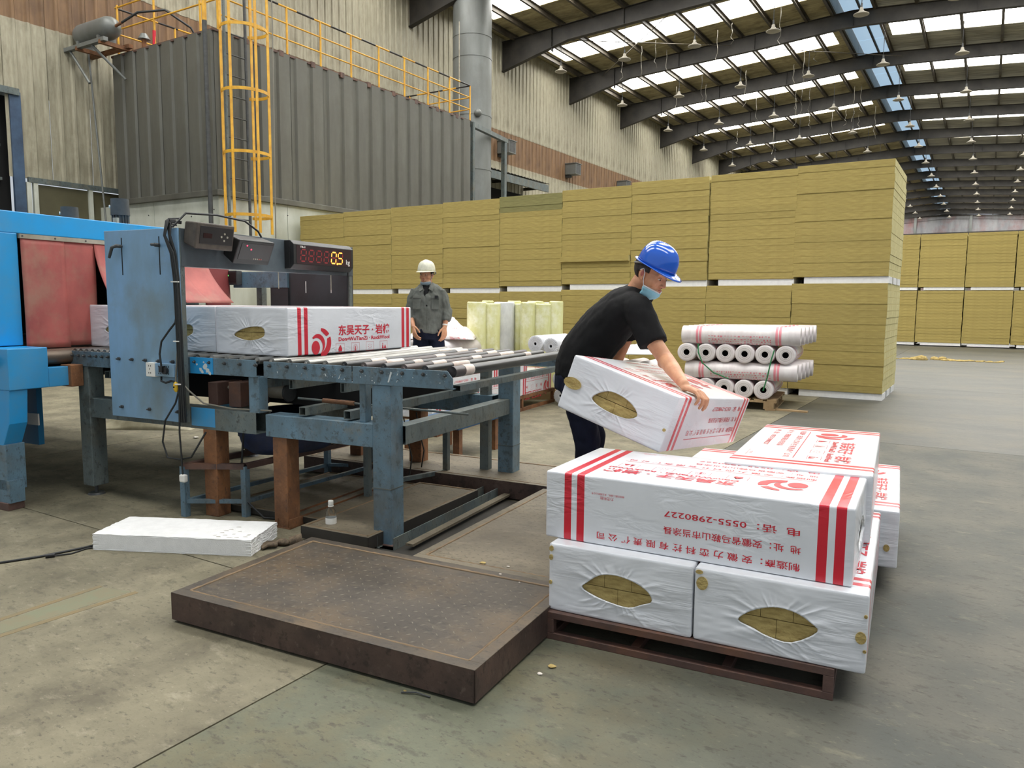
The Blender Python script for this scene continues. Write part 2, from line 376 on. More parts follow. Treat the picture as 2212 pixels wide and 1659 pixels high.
while v < 66:
    link_copy(me_up, 'wall_panel', wl, (UW, v, ZB1)); link_copy(me_br, 'brown_panel', wl, (UW, v, ZB0))
    if v < 8.0: link_copy(me_sh, 'wall_panel', wl, (UW, v, 5.74))
    else: link_copy(me_lo, 'wall_panel', wl, (UW, v, ZL))
    if v > 11.9: link_copy(me_ll, 'wall_panel', wl, (UW, v, 0))
    v += .9
b = MB()
for z0, z1 in ((0, ZB0), (ZB1, 12.25)):
    b.box(UW - .02, UW, v, VEND, z0, z1)
far = b.build('far_wall_sheeting', cream, wl); tag(far, kind='stuff')
MB().box(UW - .02, UW, v, VEND, ZB0, ZB1).build('far_brown_sheeting', brown, wl)
MB().box(UW - .12, UW - .04, 11.9, VEND, 0, 12.3).build('backing', cream, wl)
MB().box(UW - .12, UW - .04, -6, 11.9, 5.74, 12.3).build('backing', cream, wl)
# flashing strips and the steel angle under the sheets
t = MB().box(UW, UW + .07, 8.7, 16.5, ZL - .08, ZL + .03).build('trim_1', greysteel, None, fr='H'); tag(t, kind='structure')
# dark doorway with its blue post at the far left
d1 = thing('door_1', 'tall dark doorway with a blue steel post', None, 'H', (UW, 6, 0), kind='structure')
MB().box(UW - 2.5, UW - .3, 2.8, 8.5, 0, 5.9).build('dark_opening', black, d1)
MB().box(UW - .02, UW + .05, 8.42, 8.64, 0, 5.74).build('door_post', mat('dark_blue_post', S(72, 96, 124), S(52, 68, 90), .5, sc=(2, 2, 2)), d1)
MB().box(UW - .2, UW + .1, 2.8, 8.6, 5.66, 5.80).build('door_head', greysteel, d1)
for z in (3.9, 4.6, 5.2):
    MB().box(UW - .28, UW - .2, 6.4, 8.3, z, z + .06).build('rail', greysteel, d1)
# olive infill with pale posts below the angle
d2 = thing('door_2', 'olive sheet infill between pale posts', None, 'H', (UW, 10, 0), kind='structure')
olive = mat('olive_sheet', S(98, 94, 70), S(84, 80, 60), .5, sc=(1, 1, 1))
for a, c in ((8.9, 10.0), (10.08, 11.9)): MB().box(UW - .03, UW + .0, a, c, 0, ZL - .1).build('infill_panel', olive, d2)
for a in (8.66, 8.80, 10.0): MB().box(UW - .02, UW + .06, a, a + .09, 0, ZL - .08).build('door_post', paleb, d2)

# ---- far end wall
we = thing('wall_back', 'distant grey end wall with red stained sheets', None, 'H', (-5, VEND, 0), kind='structure')
fargrey = mat('far_sheet', S(150, 150, 152), S(120, 120, 124), .7, sc=(1.5, 1.5, .4), det=6, stain=S(140, 88, 84), ssc=.35, samt=.8)
for k in range(9):
    a = UW + k * 6.1 - 3; MB().box(a + .15, a + 5.95, VEND, VEND + .1, 0, 12.6).build('wall_panel', fargrey, we)
    MB().box(a - .15, a + .15, VEND - .3, VEND, 0, 12.6).build('column', duct, we)
MB().box(UW - 1, 40, VEND - .35, VEND - .05, 10.2, 10.6).build('girt', steel_dk, we)
# ---- right wall (outside the picture, shuts the far hall)
wr = MB().box(UR, UR + .1, 24, VEND, 0, 12.3).build('wall_right', cream, None, fr='H'); tag(wr, kind='structure')

# ---- roof: insulated panels, daylight strips, purlins, trusses, ridge glazing
ce = thing('ceiling', 'steel truss roof with insulated sheets and daylight strips', None, 'H', (URID, V0, 12.3), kind='structure')
def slope(u0, u1, v0, v1, th=.03, dz=0):
    b = MB(); z0, z1 = zroof(u0) + dz, zroof(u1) + dz
    vs = [(u0, v0, z0), (u1, v0, z1), (u1, v1, z1), (u0, v1, z0)]
    vs += [(a, c, z + th) for a, c, z in vs]
    return b.add(vs, [(3, 2, 1, 0), (4, 5, 6, 7), (0, 1, 5, 4), (1, 2, 6, 5), (2, 3, 7, 6), (3, 0, 4, 7)])
RL, RR = -5.9, -4.55                                 # ridge opening
nb = 14
for i in range(-5, nb):
    v0 = V0 + 6 * i
    for (u0, u1, m) in ((UW - .2, RL, insul), (RR, UR + .2, insul_r)):
        slope(u0, u1, v0, v0 + 2.4).build('roof_panel', m, ce)
        slope(u0, u1, v0 + 4.25, v0 + 6).build('roof_panel', m, ce)
        a, c = (u0 + .9, u1 - .5) if u0 < -10 else (u0 + .3, u1 - .6)
        slope(u0, a, v0 + 2.4, v0 + 4.25).build('roof_panel', m, ce); slope(c, u1, v0 + 2.4, v0 + 4.25).build('roof_panel', m, ce)
        k = 5
        for q in range(k):
            x0 = a + (c - a) * q / k; x1 = a + (c - a) * (q + 1) / k
            slope(x0 + .01, x1 - .01, v0 + 2.4, v0 + 4.25, dz=.02).build('daylight_panel', daylight, ce)
    zr = zroof(RL)
    MB().box(RL - .06, RL, v0, v0 + 6, zr - .05, zr + .55).build('upstand', duct, ce)
    MB().box(RR, RR + .06, v0, v0 + 6, zr - .05, zr + .55).build('upstand', duct, ce)
    for q in range(2):
        w = (RR - RL) / 2; MB().box(RL + w * q + .03, RL + w * (q + 1) - .03, v0 + .05, v0 + 5.95, zr + .5, zr + .53).build('ridge_panel', bluelight, ce)
    MB().box((RL + RR) / 2 - .04, (RL + RR) / 2 + .04, v0, v0 + 6, zr + .42, zr + .50).build('ridge_bar', steel_dk, ce)
def cee(u, w=.10, h=.22):
    z = zroof(u) - .02
    b = MB(); b.prism([(u - w / 2, z), (u + w / 2, z), (u + w / 2, z - .012), (u - w / 2 + .012, z - .012), (u - w / 2 + .012, z - h + .012), (u + w / 2, z - h + .012), (u + w / 2, z - h), (u - w / 2, z - h)][::-1], V0 - 32, VEND, 'y')
    return b
for u in (-17.2, -16.3, -15.0, -13.65, -12.3, -10.95, -9.6, -8.25, -6.95, -5.98, -4.45, -3.0, -1.6, -.2, 1.2, 2.6, 4.0, 5.4, 6.8):
    cee(u).build('purlin', purl, ce)
def truss_parts():
    zt = lambda u: zroof(u) - .22
    bot = [(UW + .0, 10.93), (UW + 1.7, 11.36), (UW + 3.1, 11.70), (-12.5, 11.83), (-9.0, 12.03), (URID - .4, 12.30), (URID + .4, 12.30), (-1.0, 12.13), (3.9, 11.80), (UR - 1.7, 11.36), (UR, 10.93)]
    top = [(UW, zt(UW)), (URID, zt(URID)), (UR, zt(UR))]
    web = MB().prism(bot + top[::-1], -.01, .01, 'y')
    fb = MB()
    def strip(pts, th, up):
        for (a, za), (c, zc) in zip(pts[:-1], pts[1:]):
            s = 1 if up else -1
            vs = [(a, -.11, za), (c, -.11, zc), (c, .11, zc), (a, .11, za)] + [(a, -.11, za + s * th), (c, -.11, zc + s * th), (c, .11, zc + s * th), (a, .11, za + s * th)]
            fb.add(vs, [(0, 1, 2, 3), (7, 6, 5, 4), (0, 4, 5, 1), (1, 5, 6, 2), (2, 6, 7, 3), (3, 7, 4, 0)])
    strip(bot, .016, False); strip(top, .016, True)
    for u in (-15.4, -12.3, -9, -5.2, -1, 3.5):
        zb = [b for b in bot if b[0] <= u][-1][1]; fb.box(u - .006, u + .006, -.1, .1, zb, zroof(u) - .24)
    return web, fb
web, fb = truss_parts(); o0 = Vector((0, 0, 0))
mw = web.mesh('truss', steel_dk); mf = fb.mesh('flange', steel_dk)
for i in range(-5, nb + 1):
    t = link_copy(mw, 'truss', ce, (0, V0 + 6 * i, 0))
    f = bpy.data.objects.new('flange', mf); COL.objects.link(f); f.parent = t
# diagonal bracing rods
for i, (ua, ub) in ((0, (-16, -10)), (0, (-10, -16)), (1, (-10, -4)), (-1, (-16, -10))):
    MB().cyl((ua, V0 + 6 * i + .1, zroof(ua) - .45), (ub, V0 + 6 * i + 5.9, zroof(ub) - .45), .016, n=6).build('brace_rod', purl, ce)

# ---- pendant lamps in rows under the trusses
ordn = ['first', 'second', 'third', 'fourth', 'fifth', 'sixth', 'seventh', 'eighth', 'ninth', 'tenth', 'eleventh', 'twelfth', 'thirteenth', 'fourteenth']
b = MB(); b.lathe([(.012, .22), (.05, .2), (.06, .12), (.10, .07), (.235, .0), (.24, -.02), (.20, -.035), (.12, -.05), (.001, -.055)], 18); shade_me = b.mesh('lamp_shade', lampw)
cab_me = MB().cyl((0, 0, .2), (0, 0, 1.55), .012, n=6).mesh('cable', cable)
hk_me = MB().cyl((0, 0, .18), (0, 0, .34), .03, n=8).mesh('lamp_holder', motor)
for i in range(0, 12):
    for k, u in enumerate((-15.0, -12.27, -9.55, -6.8, -4.05, -1.4, 1.3, 4.0)):
        if k > 5 and i < 3: continue
        zb = 10.55 + .04 * min(k, 4)
        o = thing('pendant_lamp', '%s pendant lamp from the left wall under the %s roof truss' % (ordn[k], ordn[i]), 'lamp', 'H', (u, V0 + 6 * i, zb), 'pendant lamps under the roof trusses')
        for me, n in ((shade_me, 'lamp_shade'), (cab_me, 'cable'), (hk_me, 'lamp_holder')):
            if i > 5 and n != 'lamp_shade' and n != 'cable': continue
            c = bpy.data.objects.new(n, me); COL.objects.link(c); c.parent = o
# ---- loose wires dangling from the purlins
rw = random.Random(3)
us = []; wires = []
for i in (0, 1, 2, 3):
    for k in range(7):
        u = -14.5 + rw.random() * 8.5; vv = V0 + 6 * i + 2 + rw.random() * 3; z = zroof(u) - .30; L = .7 + rw.random() * 1.1
        p = [(u, vv, z)]
        for q in range(1, 9): p.append((u + .1 * math.sin(q * 1.9 + k) * q / 8, vv + .08 * math.cos(q * 2.3 + k), z - L * q / 8))
        w = MB().tube(p, .012, 4).build('dangling_wire', cableg, None, fr='H'); wires.append((i, u, w))

for i in (0, 1, 2, 3):
    for k, (_, u, w) in enumerate(sorted([q for q in wires if q[0] == i], key=lambda q: q[1])):
        tag(w, '%s pale loose wire from the left wall dangling beyond the %s truss' % (ordn[k], ordn[i]), 'wire', 'loose wires hanging from the roof')
# ---- wall mounted ventilator hoods
for k, (v0, nm) in enumerate(((27.2, 'nearest the duct'), (33.2, 'second from the duct'), (39.25, 'third from the duct'))):
    o = thing('ventilator_hood', 'grey box hood on the brown wall band, %s' % nm, 'hood', 'H', (UW, v0 + .3, 7.55), 'ventilator hoods on the wall')
    MB().box(UW + .04, UW + .62, v0, v0 + .55, 7.55, 8.05).build('housing', duct, o, bev=.01)
    MB().box(UW + .04, UW + .66, v0 - .03, v0 + .58, 8.05, 8.08).build('lid', duct, o)
    MB().box(UW + .0, UW + .2, v0 + .1, v0 + .4, 7.44, 7.55).build('bracket', motor, o)
    MB().box(UW + .62, UW + .63, v0 + .06, v0 + .49, 7.6, 8.0).build('louvre', motor, o)
# ---- corrugated canopy over the side door
o = thing('door_canopy', 'small corrugated canopy over a dark side door beside the duct', 'canopy', 'H', (UW, 27.9, 5.2))
b = MB(); n = 44
for i in range(n):
    a0, a1 = 24 + i * .124, 24 + (i + 1) * .124; z0 = 6.5 + (.03 if i % 2 else 0); z1 = 6.5 + (0 if i % 2 else .03)
    b.add([(UW, a0, z0 + .25), (UW + 1.3, a0, z0), (UW + 1.3, a1, z1), (UW, a1, z1 + .25)], [(0, 1, 2, 3)])
b.build('canopy_sheet', greyclad, o)
MB().box(UW + 1.2, UW + 1.28, 24, 29.4, 6.16, 6.46).build('edge_beam', greysteel, o)
for a in (24.2, 26.8, 29.3): MB().box(UW + .05, UW + 1.25, a, a + .08, 6.3, 6.42).build('bracket', steel_dk, o)
MB().box(UW + .05, UW + .1, 24.3, 29.2, 2.5, 6.1).build('dark_doorway', black, o)

mk_l = mat('faded_brown_marking', S(126, 110, 78), S(120, 110, 84), .8, sc=(12, 12, 12), lo=.4, hi=.6)
mg_l = mat('faded_green_marking', S(120, 122, 98), S(124, 118, 94), .8, sc=(9, 9, 9), lo=.4, hi=.6)
for nm, pts, m in (('faded_line', [(-2.60, 2.55), (-2.01, 3.59), (-1.985, 3.575), (-2.57, 2.53)], mk_l), ('faded_line', [(-2.50, 2.47), (-1.80, 3.52), (-1.775, 3.50), (-2.475, 2.455)], mk_l), ('faded_band', [(-2.55, 2.53), (-1.98, 3.565), (-1.82, 3.515), (-2.49, 2.485)], mg_l)):
    o = MB().prism([fw_ for fw_ in pts][::-1], .0002, .0006 if nm == 'faded_band' else .0010, 'z').build(nm, m, None); o.name = 'trim_2' if nm == 'faded_band' else 'trim_3'; tag(o, kind='structure')

# ================================================================== OVEN ENCLOSURE, LADDER, RAILING, TANK, DUCT
UC, VC0, VC1, ZC0, ZC1 = -13.5, 10.29, 19.22, 3.64, 6.78
UCL = -17.02
en = thing('oven_enclosure', 'large grey clad oven enclosure on white base panels beside the wall', 'enclosure', 'H', (UC, VC0, 0))
def clad(w, h, m, name):
    b = MB(); prof = [(0, 0), (.10 * w, .0), (.14 * w, .045), (.46 * w, .045), (.50 * w, 0), (.60 * w, 0), (.64 * w, .045), (.96 * w, .045), (w, 0)]
    n = len(prof); vs = [(x, -y, 0) for x, y in prof] + [(x, -y, h) for x, y in prof]
    b.add(vs, [(i, i + 1, n + i + 1, n + i) for i in range(n - 1)])
    return b.mesh(name, m)
nL = 9; wL = (VC1 - VC0) / nL; me = clad(wL - .012, ZC1 - ZC0, greyclad, 'cladding_panel')
for k in range(nL):
    o = link_copy(me, 'cladding_panel', en, (UC, VC0 + wL * k, ZC0), rot=(0, 0, PI / 2))
nF = 4; wF = (UC - UCL) / nF; me = clad(wF - .012, ZC1 - ZC0, greyclad, 'cladding_panel')
for k in range(nF): link_copy(me, 'cladding_panel', en, (UCL + wF * k, VC0, ZC0))
MB().box(UCL, UC - .06, VC0 + .06, VC1, ZC0, ZC1 - .02).build('inner_casing', greyclad, en)
MB().box(UCL - .05, UC + .09, VC0 - .09, VC1 + .02, ZC0 - .12, ZC0).build('sill_flashing', greyclad, en, bev=.01)
MB().box(UCL, UC + .03, VC0 - .03, VC1, ZC1 - .02, ZC1 + .02).build('roof_edge', rustdk, en)
pv = [VC0, 12.1, 14.0, 15.9, 17.8, VC1]
for a, c in zip(pv[:-1], pv[1:]): MB().box(UC - .06, UC, a + .006, c - .006, 0, ZC0 - .12).build('base_panel', paleb, en)
pu = [-18.0 + .1, -15.7, UC]
for a, c in zip(pu[:-1], pu[1:]): MB().box(a + .006, c - .006, VC0, VC0 + .06, 0, ZC0 - .12).build('base_panel', paleb, en)
for z in (2.4, 3.2):
    for k in range(7): MB().cyl((UC, 11 + k * 1.1, z + .1 * (k % 2)), (UC + .012, 11 + k * 1.1, z + .1 * (k % 2)), .014, n=6).build('bolt', motor, en)
for k in range(6): MB().cyl((-17.4 + k * .75, VC0, 3.05 + .1 * (k % 3)), (-17.4 + k * .75, VC0 - .012, 3.05 + .1 * (k % 3)), .014, n=6).build('bolt', motor, en)

# ---- yellow railing round the enclosure roof
ra = thing('roof_railing', 'yellow and black tube railing round the enclosure roof', 'railing', 'H', (UC, VC0, ZC1))
def rail_run(p, q, banded=True):
    p = Vector(p); q = Vector(q); L = (q - p).length
    if banded:
        n = int(L / .5)
        for k in range(n):
            MB().cyl(p.lerp(q, k / n), p.lerp(q, (k + 1) / n), .022, n=8).build('rail_band', yellowp if k % 2 else blackp, ra)
    else: MB().cyl(p, q, .018, n=8).build('mid_rail', yellowp, ra)
for k in range(-2, 8):
    v = 12.2 + k * 1.0 if k < 7 else VC1
    if v < VC0 + .1 or k == -2: v = VC0 + .12 if k == -2 else v
    MB().cyl((UC, v, ZC1), (UC, v, ZC1 + 1.02), .024, n=8).build('post', yellowp, ra)
for z, bd in ((1.02, True), (.68, False), (.34, False)): rail_run((UC, VC0 + .12, ZC1 + z), (UC, VC1, ZC1 + z), bd)
for k in range(1, 4): MB().cyl((UC - k * 1.15, VC1, ZC1), (UC - k * 1.15, VC1, ZC1 + 1.02), .024, n=8).build('post', yellowp, ra)
for z, bd in ((1.02, True), (.68, False), (.34, False)): rail_run((UC, VC1, ZC1 + z), (UCL, VC1, ZC1 + z), bd)
for u in (-14.05, -15.6, -16.95): MB().cyl((u, VC0 + .12, ZC1), (u, VC0 + .12, ZC1 + 1.15), .024, n=8).build('post', yellowp, ra)
for z in (1.1, .62): rail_run((-13.55, VC0 + .12, ZC1 + z), (UCL, VC0 + .12, ZC1 + z), False)
for k in range(1, 5): MB().cyl((UCL, VC0 + k * 1.6, ZC1), (UCL, VC0 + k * 1.6, ZC1 + 1.1), .024, n=8).build('post', yellowp, ra)
rail_run((UCL, VC0 + .12, ZC1 + 1.1), (UCL, VC1, ZC1 + 1.1)); rail_run((UCL, VC0 + .12, ZC1 + .55), (UCL, VC1, ZC1 + .55), False)
# rusty feet clamps along the edge
for k in range(9): MB().box(UC - .04, UC + .05, 11 + k * .93, 11.12 + k * .93, ZC1 - .07, ZC1 + .05).build('clamp', rustdk, ra)

# ---- caged ladder
la = thing('caged_ladder', 'yellow safety cage ladder with dark rungs against the enclosure', 'ladder', 'H', (UC + .3, 10.6, 2.4))
lu = UC + .28
for v in (10.33, 10.84): MB().cyl((lu, v, 2.4), (lu, v, 8.3), .03, n=8).build('side_rail', motor if v > 10.5 else greysteel, la)
z = 2.65
while z < 7.0: MB().cyl((lu, 10.33, z), (lu, 10.84, z), .014, n=6).build('rung', motor, la); z += .405
def arc_pts(zz, r=.42):
    c = (lu + .28, 10.585); return [(c[0] - .28 + (.28 + r) * max(0, math.sin(t)) if False else c[0] + r * math.cos(t) * 1.0, c[1] + r * 1.1 * math.sin(t), zz) for t in [(-2.35 + 4.7 * i / 20) for i in range(21)]]
for zz in (3.1, 4.33, 5.53, 6.75, 7.9):
    b = MB(); p = arc_pts(zz)
    for q0, q1 in zip(p[:-1], p[1:]):
        a = Vector(q0); c = Vector(q1); h = Vector((0, 0, .03)); d = (c - a).cross(h).normalized() * .006
        b.add([a - h - d, c - h - d, c + h - d, a + h - d, a - h + d, c - h + d, c + h + d, a + h + d], [(0, 1, 2, 3), (7, 6, 5, 4), (0, 4, 5, 1), (3, 2, 6, 7)])
    b.build('hoop', yellowp, la)
for t in (-2.2, -1.3, -.15, .9, 2.2):
    x, y = lu + .28 + .42 * math.cos(t), 10.585 + .46 * math.sin(t)
    w = .03; MB().box(x - .006, x + .006, y - w, y + w, 2.75, 8.3).build('cage_strap', yellowp, la)
po = MB().cyl((UC + .1, 10.02, 0), (UC + .1, 10.02, 6.85), .045, n=12).build('drain_pipe', motor, None, fr='H'); tag(po, 'dark grey vertical pipe left of the caged ladder', 'pipe')
po = MB().cyl((UC + .1, 10.02, 6.85), (UC + .1, 10.02, 9.2), .045, n=12).build('yellow_post', yellowp, None, fr='H'); tag(po, 'thick yellow post on top of the dark pipe by the ladder', 'post')
ro = MB().tube([(-11.35, 9.9, 9), (-11.33, 9.9, 6.4), (-11.38, 9.9, 2.2)], .012, 5).build('hanging_rope', cableg, None, fr='H'); tag(ro, 'thin pale rope hanging right of the caged ladder', 'rope')

# ---- air tank on its bracket
ta = thing('air_tank', 'grey horizontal air tank with domed ends on a steel bracket', 'tank', 'H', (-17.0, 10.0, 6.9))
M = Matrix.Translation((-17.0, 9.95, 7.23)) @ Matrix.Rotation(PI / 2, 4, 'Y')
MB().lathe([(.001, -.74), (.13, -.7), (.21, -.6), (.235, -.5), (.235, .5), (.21, .6), (.13, .7), (.001, .74)], 24, M).build('vessel', duct, ta, fix=True)
MB().cyl((-16.28, 9.95, 7.23), (-16.05, 9.95, 7.26), .03, n=8).build('nozzle', rust, ta)
for s in (-.45, .35): MB().box(-17.0 + s - .03, -17.0 + s + .03, 9.75, 10.15, 6.9, 7.06).build('saddle', duct, ta)
MB().box(-18.3, -16.2, 9.62, 9.72, 6.84, 6.92).build('bracket_arm', duct, ta); MB().box(-18.3, -16.2, 10.18, 10.28, 6.84, 6.92).build('bracket_arm', rust, ta)
for u in (-18.25, -17.3, -16.4): MB().box(u, u + .08, 9.62, 10.28, 6.8, 6.88).build('cross_bar', rust, ta)
MB().tube([(-17.6, 9.68, 6.84), (-17.02, 9.75, 6.1)], .03, 6).build('strut', duct, ta); MB().tube([(-16.75, 9.68, 6.84), (-16.4, 10.2, 6.2)], .03, 6).build('strut', duct, ta)
ho = MB().tube([(-16.05, 9.95, 7.26), (-15.7, 10.1, 7.45), (-15.2, 10.4, 7.5), (-14.9, 10.8, 7.2), (-14.8, 11, 6.8)], .025, 6).build('air_hose', cable, None, fr='H'); tag(ho, 'black hose curving from the tank end onto the enclosure roof', 'hose')
va = thing('relief_valve', 'small rusty relief valve on the enclosure roof beside the tank', 'valve', 'H', (-15.9, 10.35, 6.8))
MB().cyl((-15.9, 10.35, 6.78), (-15.9, 10.35, 7.0), .05, n=10).build('stem', rust, va); MB().cyl((-15.9, 10.35, 7.0), (-15.9, 10.35, 7.12), .13, .06, n=14).build('cap', duct, va)
MB().cyl((-15.62, 10.4, 6.8), (-15.6, 10.4, 7.15), .035, n=8).build('red_pipe', red, va)
cp = MB().cyl((-17.45, 10.0, 6.85), (-17.13, 10.1, 2.0), .022, n=8).build('conduit', duct, None, fr='H'); tag(cp, 'thin galvanised conduit dropping from the tank bracket to the blue machine', 'conduit')
du = thing('round_fan_duct', 'dark round fan inlet between the wall and the enclosure', 'duct', 'H', (-17.2, 10.7, 4.3))
M = Matrix.Translation((-17.05, 10.66, 4.86)) @ Matrix.Rotation(PI / 2, 4, 'X')
MB().lathe([(.001, .16), (.2, .15), (.40, .08), (.50, -.04), (.52, -.22), (.52, -.32)], 28, M).build('housing', motor, du, fix=True)
MB().lathe([(.5, -.16), (.56, -.16), (.56, -.2), (.5, -.2)], 28, M).build('flange', motor, du)

# ---- big exhaust duct and its access frame
ch = thing('exhaust_duct', 'wide grey cylindrical exhaust duct rising behind the enclosure', 'duct', 'H', (-15.5, 22.2, 0))
MB().cyl((-15.5, 22.2, 0), (-15.5, 22.2, 12.4), .66, n=32).build('duct_tube', duct, ch)
for z in (4.0, 5.9, 7.7, 9.6, 10.3, 11.6): MB().cyl((-15.5, 22.2, z), (-15.5, 22.2, z + .05), .675, n=32).build('seam_ring', duct, ch)
fr_ = thing('service_frame', 'slim steel posts and channel beam in front of the duct', 'frame', 'H', (-15.2, 22, 0))
MB().box(-13.55, -13.45, VC1 + .1, VC1 + .2, 0, ZC1).build('post', greysteel, fr_)
MB().box(-15.3, -15.15, 23.75, 23.9, 0, 7.2).build('post', greysteel, fr_)
MB().tube_box((-13.6, VC1 + .1, 6.75), (-15.3, 24.1, 7.25), .14, .14).build('beam', greysteel, fr_)
MB().tube([(-15.4, 21.3, 10.6), (-15.4, 21.3, 3)], .02, 6).build('conduit', alu, fr_)
sp = thing('round_bell', 'small round grey alarm bell on the duct', 'bell', 'H', (-14.9, 21.9, 7.7))
MB().ell((-14.95, 21.75, 7.72), (.13, .13, .13)).build('dome', duct, sp); MB().cyl((-14.95, 21.75, 7.72), (-15.2, 21.9, 7.72), .03).build('bracket', motor, sp)

# ================================================================== ROCK WOOL BOARD STACKS
SB = 1.338; S_R = -1.238; VS = 12.258
half = MB().box(-.665, .665, 0, 1.78, 0, .0997)
def sidemat(me):
    me.materials.append(woolside)
    for p in me.polygons:
        if abs(p.normal.x) > .9: p.material_index = 1
hb = bmesh.new(); me0 = half.mesh('board', wool); hb.from_mesh(me0); bmesh.ops.bevel(hb, geom=hb.edges[:], offset=.0022, segments=1, affect='EDGES'); hb.to_mesh(me0); hb.free()
sidemat(me0); epsm = MB().box(-.59, .59, 0, 1.7, 0, .088).mesh('spacer_block', eps)
dull = mat('rock_wool_dull', S(146, 142, 92), S(126, 120, 76), .95, sc=(5, 5, 70), det=6, rnd=.07, bump=.5, bsc=90)
med = me0.copy(); med.materials[0] = dull
rs = random.Random(11)
tops_u = [3.28, 3.30, 3.32, 3.34, 3.36, 3.39, 3.43, 3.44, 3.47]
gap = [1.54, 1.55, 1.56, 1.57, 1.60, 1.63, 1.68, 1.69, 1.715]
pos9 = ['far left end', 'second from the left end', 'third from the left end', 'fourth from the left end', 'middle', 'fourth from the right end', 'third from the right end', 'second from the right end', 'right end by the aisle']
def stack(u, v, z0, z1, label, group, th=.1005, fr='H', dv=.006, spacer=True, m2=None, jut=None):
    o = thing('board_stack', label, 'stack', fr, (u, v, 0), group)
    if spacer:
        for k in (0, 1, 2):
            link_copy(epsb, 'spacer_block', o, (u + .02, v + .02 + k * .6, z0 - .1))
    n = max(1, int(round((z1 - z0) / th))); t = (z1 - z0) / n
    for k in range(n):
        du = rs.uniform(-.006, .006); dd = rs.uniform(-dv, dv)
        if jut is not None and k == jut: dd = -.055; du = -.012
        link_copy(m2 if (m2 and k >= n - 3) else me0, 'board', o, (u + du, v + dd, z0 + t * k), scale=(1, 1, t / .1))
    return o
epsb = MB().box(-.52, .65, 0, .42, 0, .098).mesh('spacer_block', eps)
for i in range(9):
    u = S_R - SB * (8 - i) - .667
    stack(u, VS, .1, gap[i], 'lower olive board stack, %s' % pos9[i], 'tall stacks of boards')
    stack(u + (.02 if i == 7 else 0), VS, gap[i] + .1, tops_u[i], 'upper olive board stack on white spacers, %s' % pos9[i], 'tall stacks of boards', m2=med if i == 4 else None, jut=4 if i == 5 else None)
far5 = ['partly hidden behind the near stack', 'first fully seen', 'second fully seen', 'at the right edge of the picture']
for i in range(4):
    u = -2.13 - .7 + 1.41 * i
    for lo, hi, w in ((.13, 1.92, 'lower'), (2.04, 3.85, 'upper')):
        o = stack(u, 30.2, lo, hi, '%s distant board stack in the far row, %s' % (w, far5[i]), 'distant row of board stacks', th=.102)
        for c in o.children: c.location.x *= 1.04; c.scale.x = 1.04

rr_c = lambda t, k: .55 + .5 * abs(math.sin(t * 3.7 + k * 50))

# ================================================================== ROLLER CONVEYORS (frame G)
ZR = 1.047                      # roller top
BN, BF = 3.52, 5.16             # near and far side plates
def side_rail(root, a0, a1, b, chamfer=False, m=None, z0=.925, z1=1.025, name='side_plate', near=True):
    pts = [(a0, z0), (a1, z0), (a1, z1), (a0, z1)]
    if chamfer: pts = [(a0, z0), (a1, z0), (a1, z0 + .06), (a1 - .035, z1), (a0, z1)]
    s = -1 if near else 1
    mb = MB().prism(pts, b - .006, b, 'y')
    mb.box(a0, a1, min(b, b - s * .03), max(b, b - s * .03), z0, z0 + .005)
    return mb.build(name, m or bluesteel, root, bev=.003)
bolt_me = {}
def bolts(root, aa, b, z, r=.009, near=True):
    s = -1 if near else 1
    for a in aa:
        o = MB().cyl((a, b, z), (a, b + s * .012, z), r * 1.3, n=6).cyl((a, b + s * .012, z), (a, b + s * .026, z), r * .6, n=8)
        o.build('bolt', motor, root)
rr = random.Random(5)
def rollers(root, aa, b0, b1, kinds, r=.0215, wraps=()):
    for i, a in enumerate(aa):
        m = {'z': roller, 'd': rollerd, 'k': rollerb}[kinds[i % len(kinds)]]
        o = MB().cyl((a, b0 + .012, ZR - r), (a, b1 - .012, ZR - r), r, n=18).cyl((a, b0 - .005, ZR - r), (a, b0 + .012, ZR - r), .009, n=8).build('roller', m, root)
        for (k, w0, w1) in wraps:
            if k == i: MB().cyl((a, w0, ZR - r), (a, w1, ZR - r), r + .0015, n=18).build('tape_wrap', tape, o)

# first conveyor: passes through the weighing gate
c1 = thing('roller_conveyor', 'blue roller conveyor running through the weighing gate on rusty legs', 'conveyor', 'G', (-4.2, 4.3, 0), 'roller conveyors')
side_rail(c1, -5.10, -3.381, BN, z1=1.03)
MB().box(-3.93, -3.735, BN - .0105, BN - .006, .926, 1.03).build('bright_blue_patch', cyan, c1)
for (a, z, r1) in ((-3.84, .955, .014), (-3.80, .975, .02), (-3.825, .94, .014), (-3.78, .95, .02), (-3.76, .932, .013), (-3.87, .985, .007), (-3.81, 1.0, .007)):
    MB().prism([(a + r1 * math.cos(t) * rr_c(t, a), z + r1 * math.sin(t) * rr_c(t + 1, z)) for t in [2 * PI * i / 9 for i in range(9)]], BN - .0118, BN - .0105, 'y').build('paint_chip', greychip, c1)
side_rail(c1, -5.10, -3.381, BF, near=False)
bolts(c1, [-5.07 + .061 * k for k in range(7)], BN, 1.0)
bolts(c1, [-3.89 + .127 * k for k in range(5)], BN, 1.0)
rollers(c1, [-5.07 + .061 * k for k in range(8)], BN, BF, 'z')
rollers(c1, [-4.51 + .125 * k for k in range(10)], BN, BF, 'zz')
MB().tube_box((-5.03, BN + .07, .635), (-3.404, BN + .07, .635), .13, .135).build('lower_beam', greysteel, c1, bev=.004)
MB().box(-3.95, -3.745, BN + .003, BN + .0045, .585, .705).build('bright_blue_patch', cyan, c1)
MB().tube_box((-5.03, BF - .07, .635), (-3.404, BF - .07, .635), .13, .135).build('lower_beam', greysteel, c1, bev=.004)
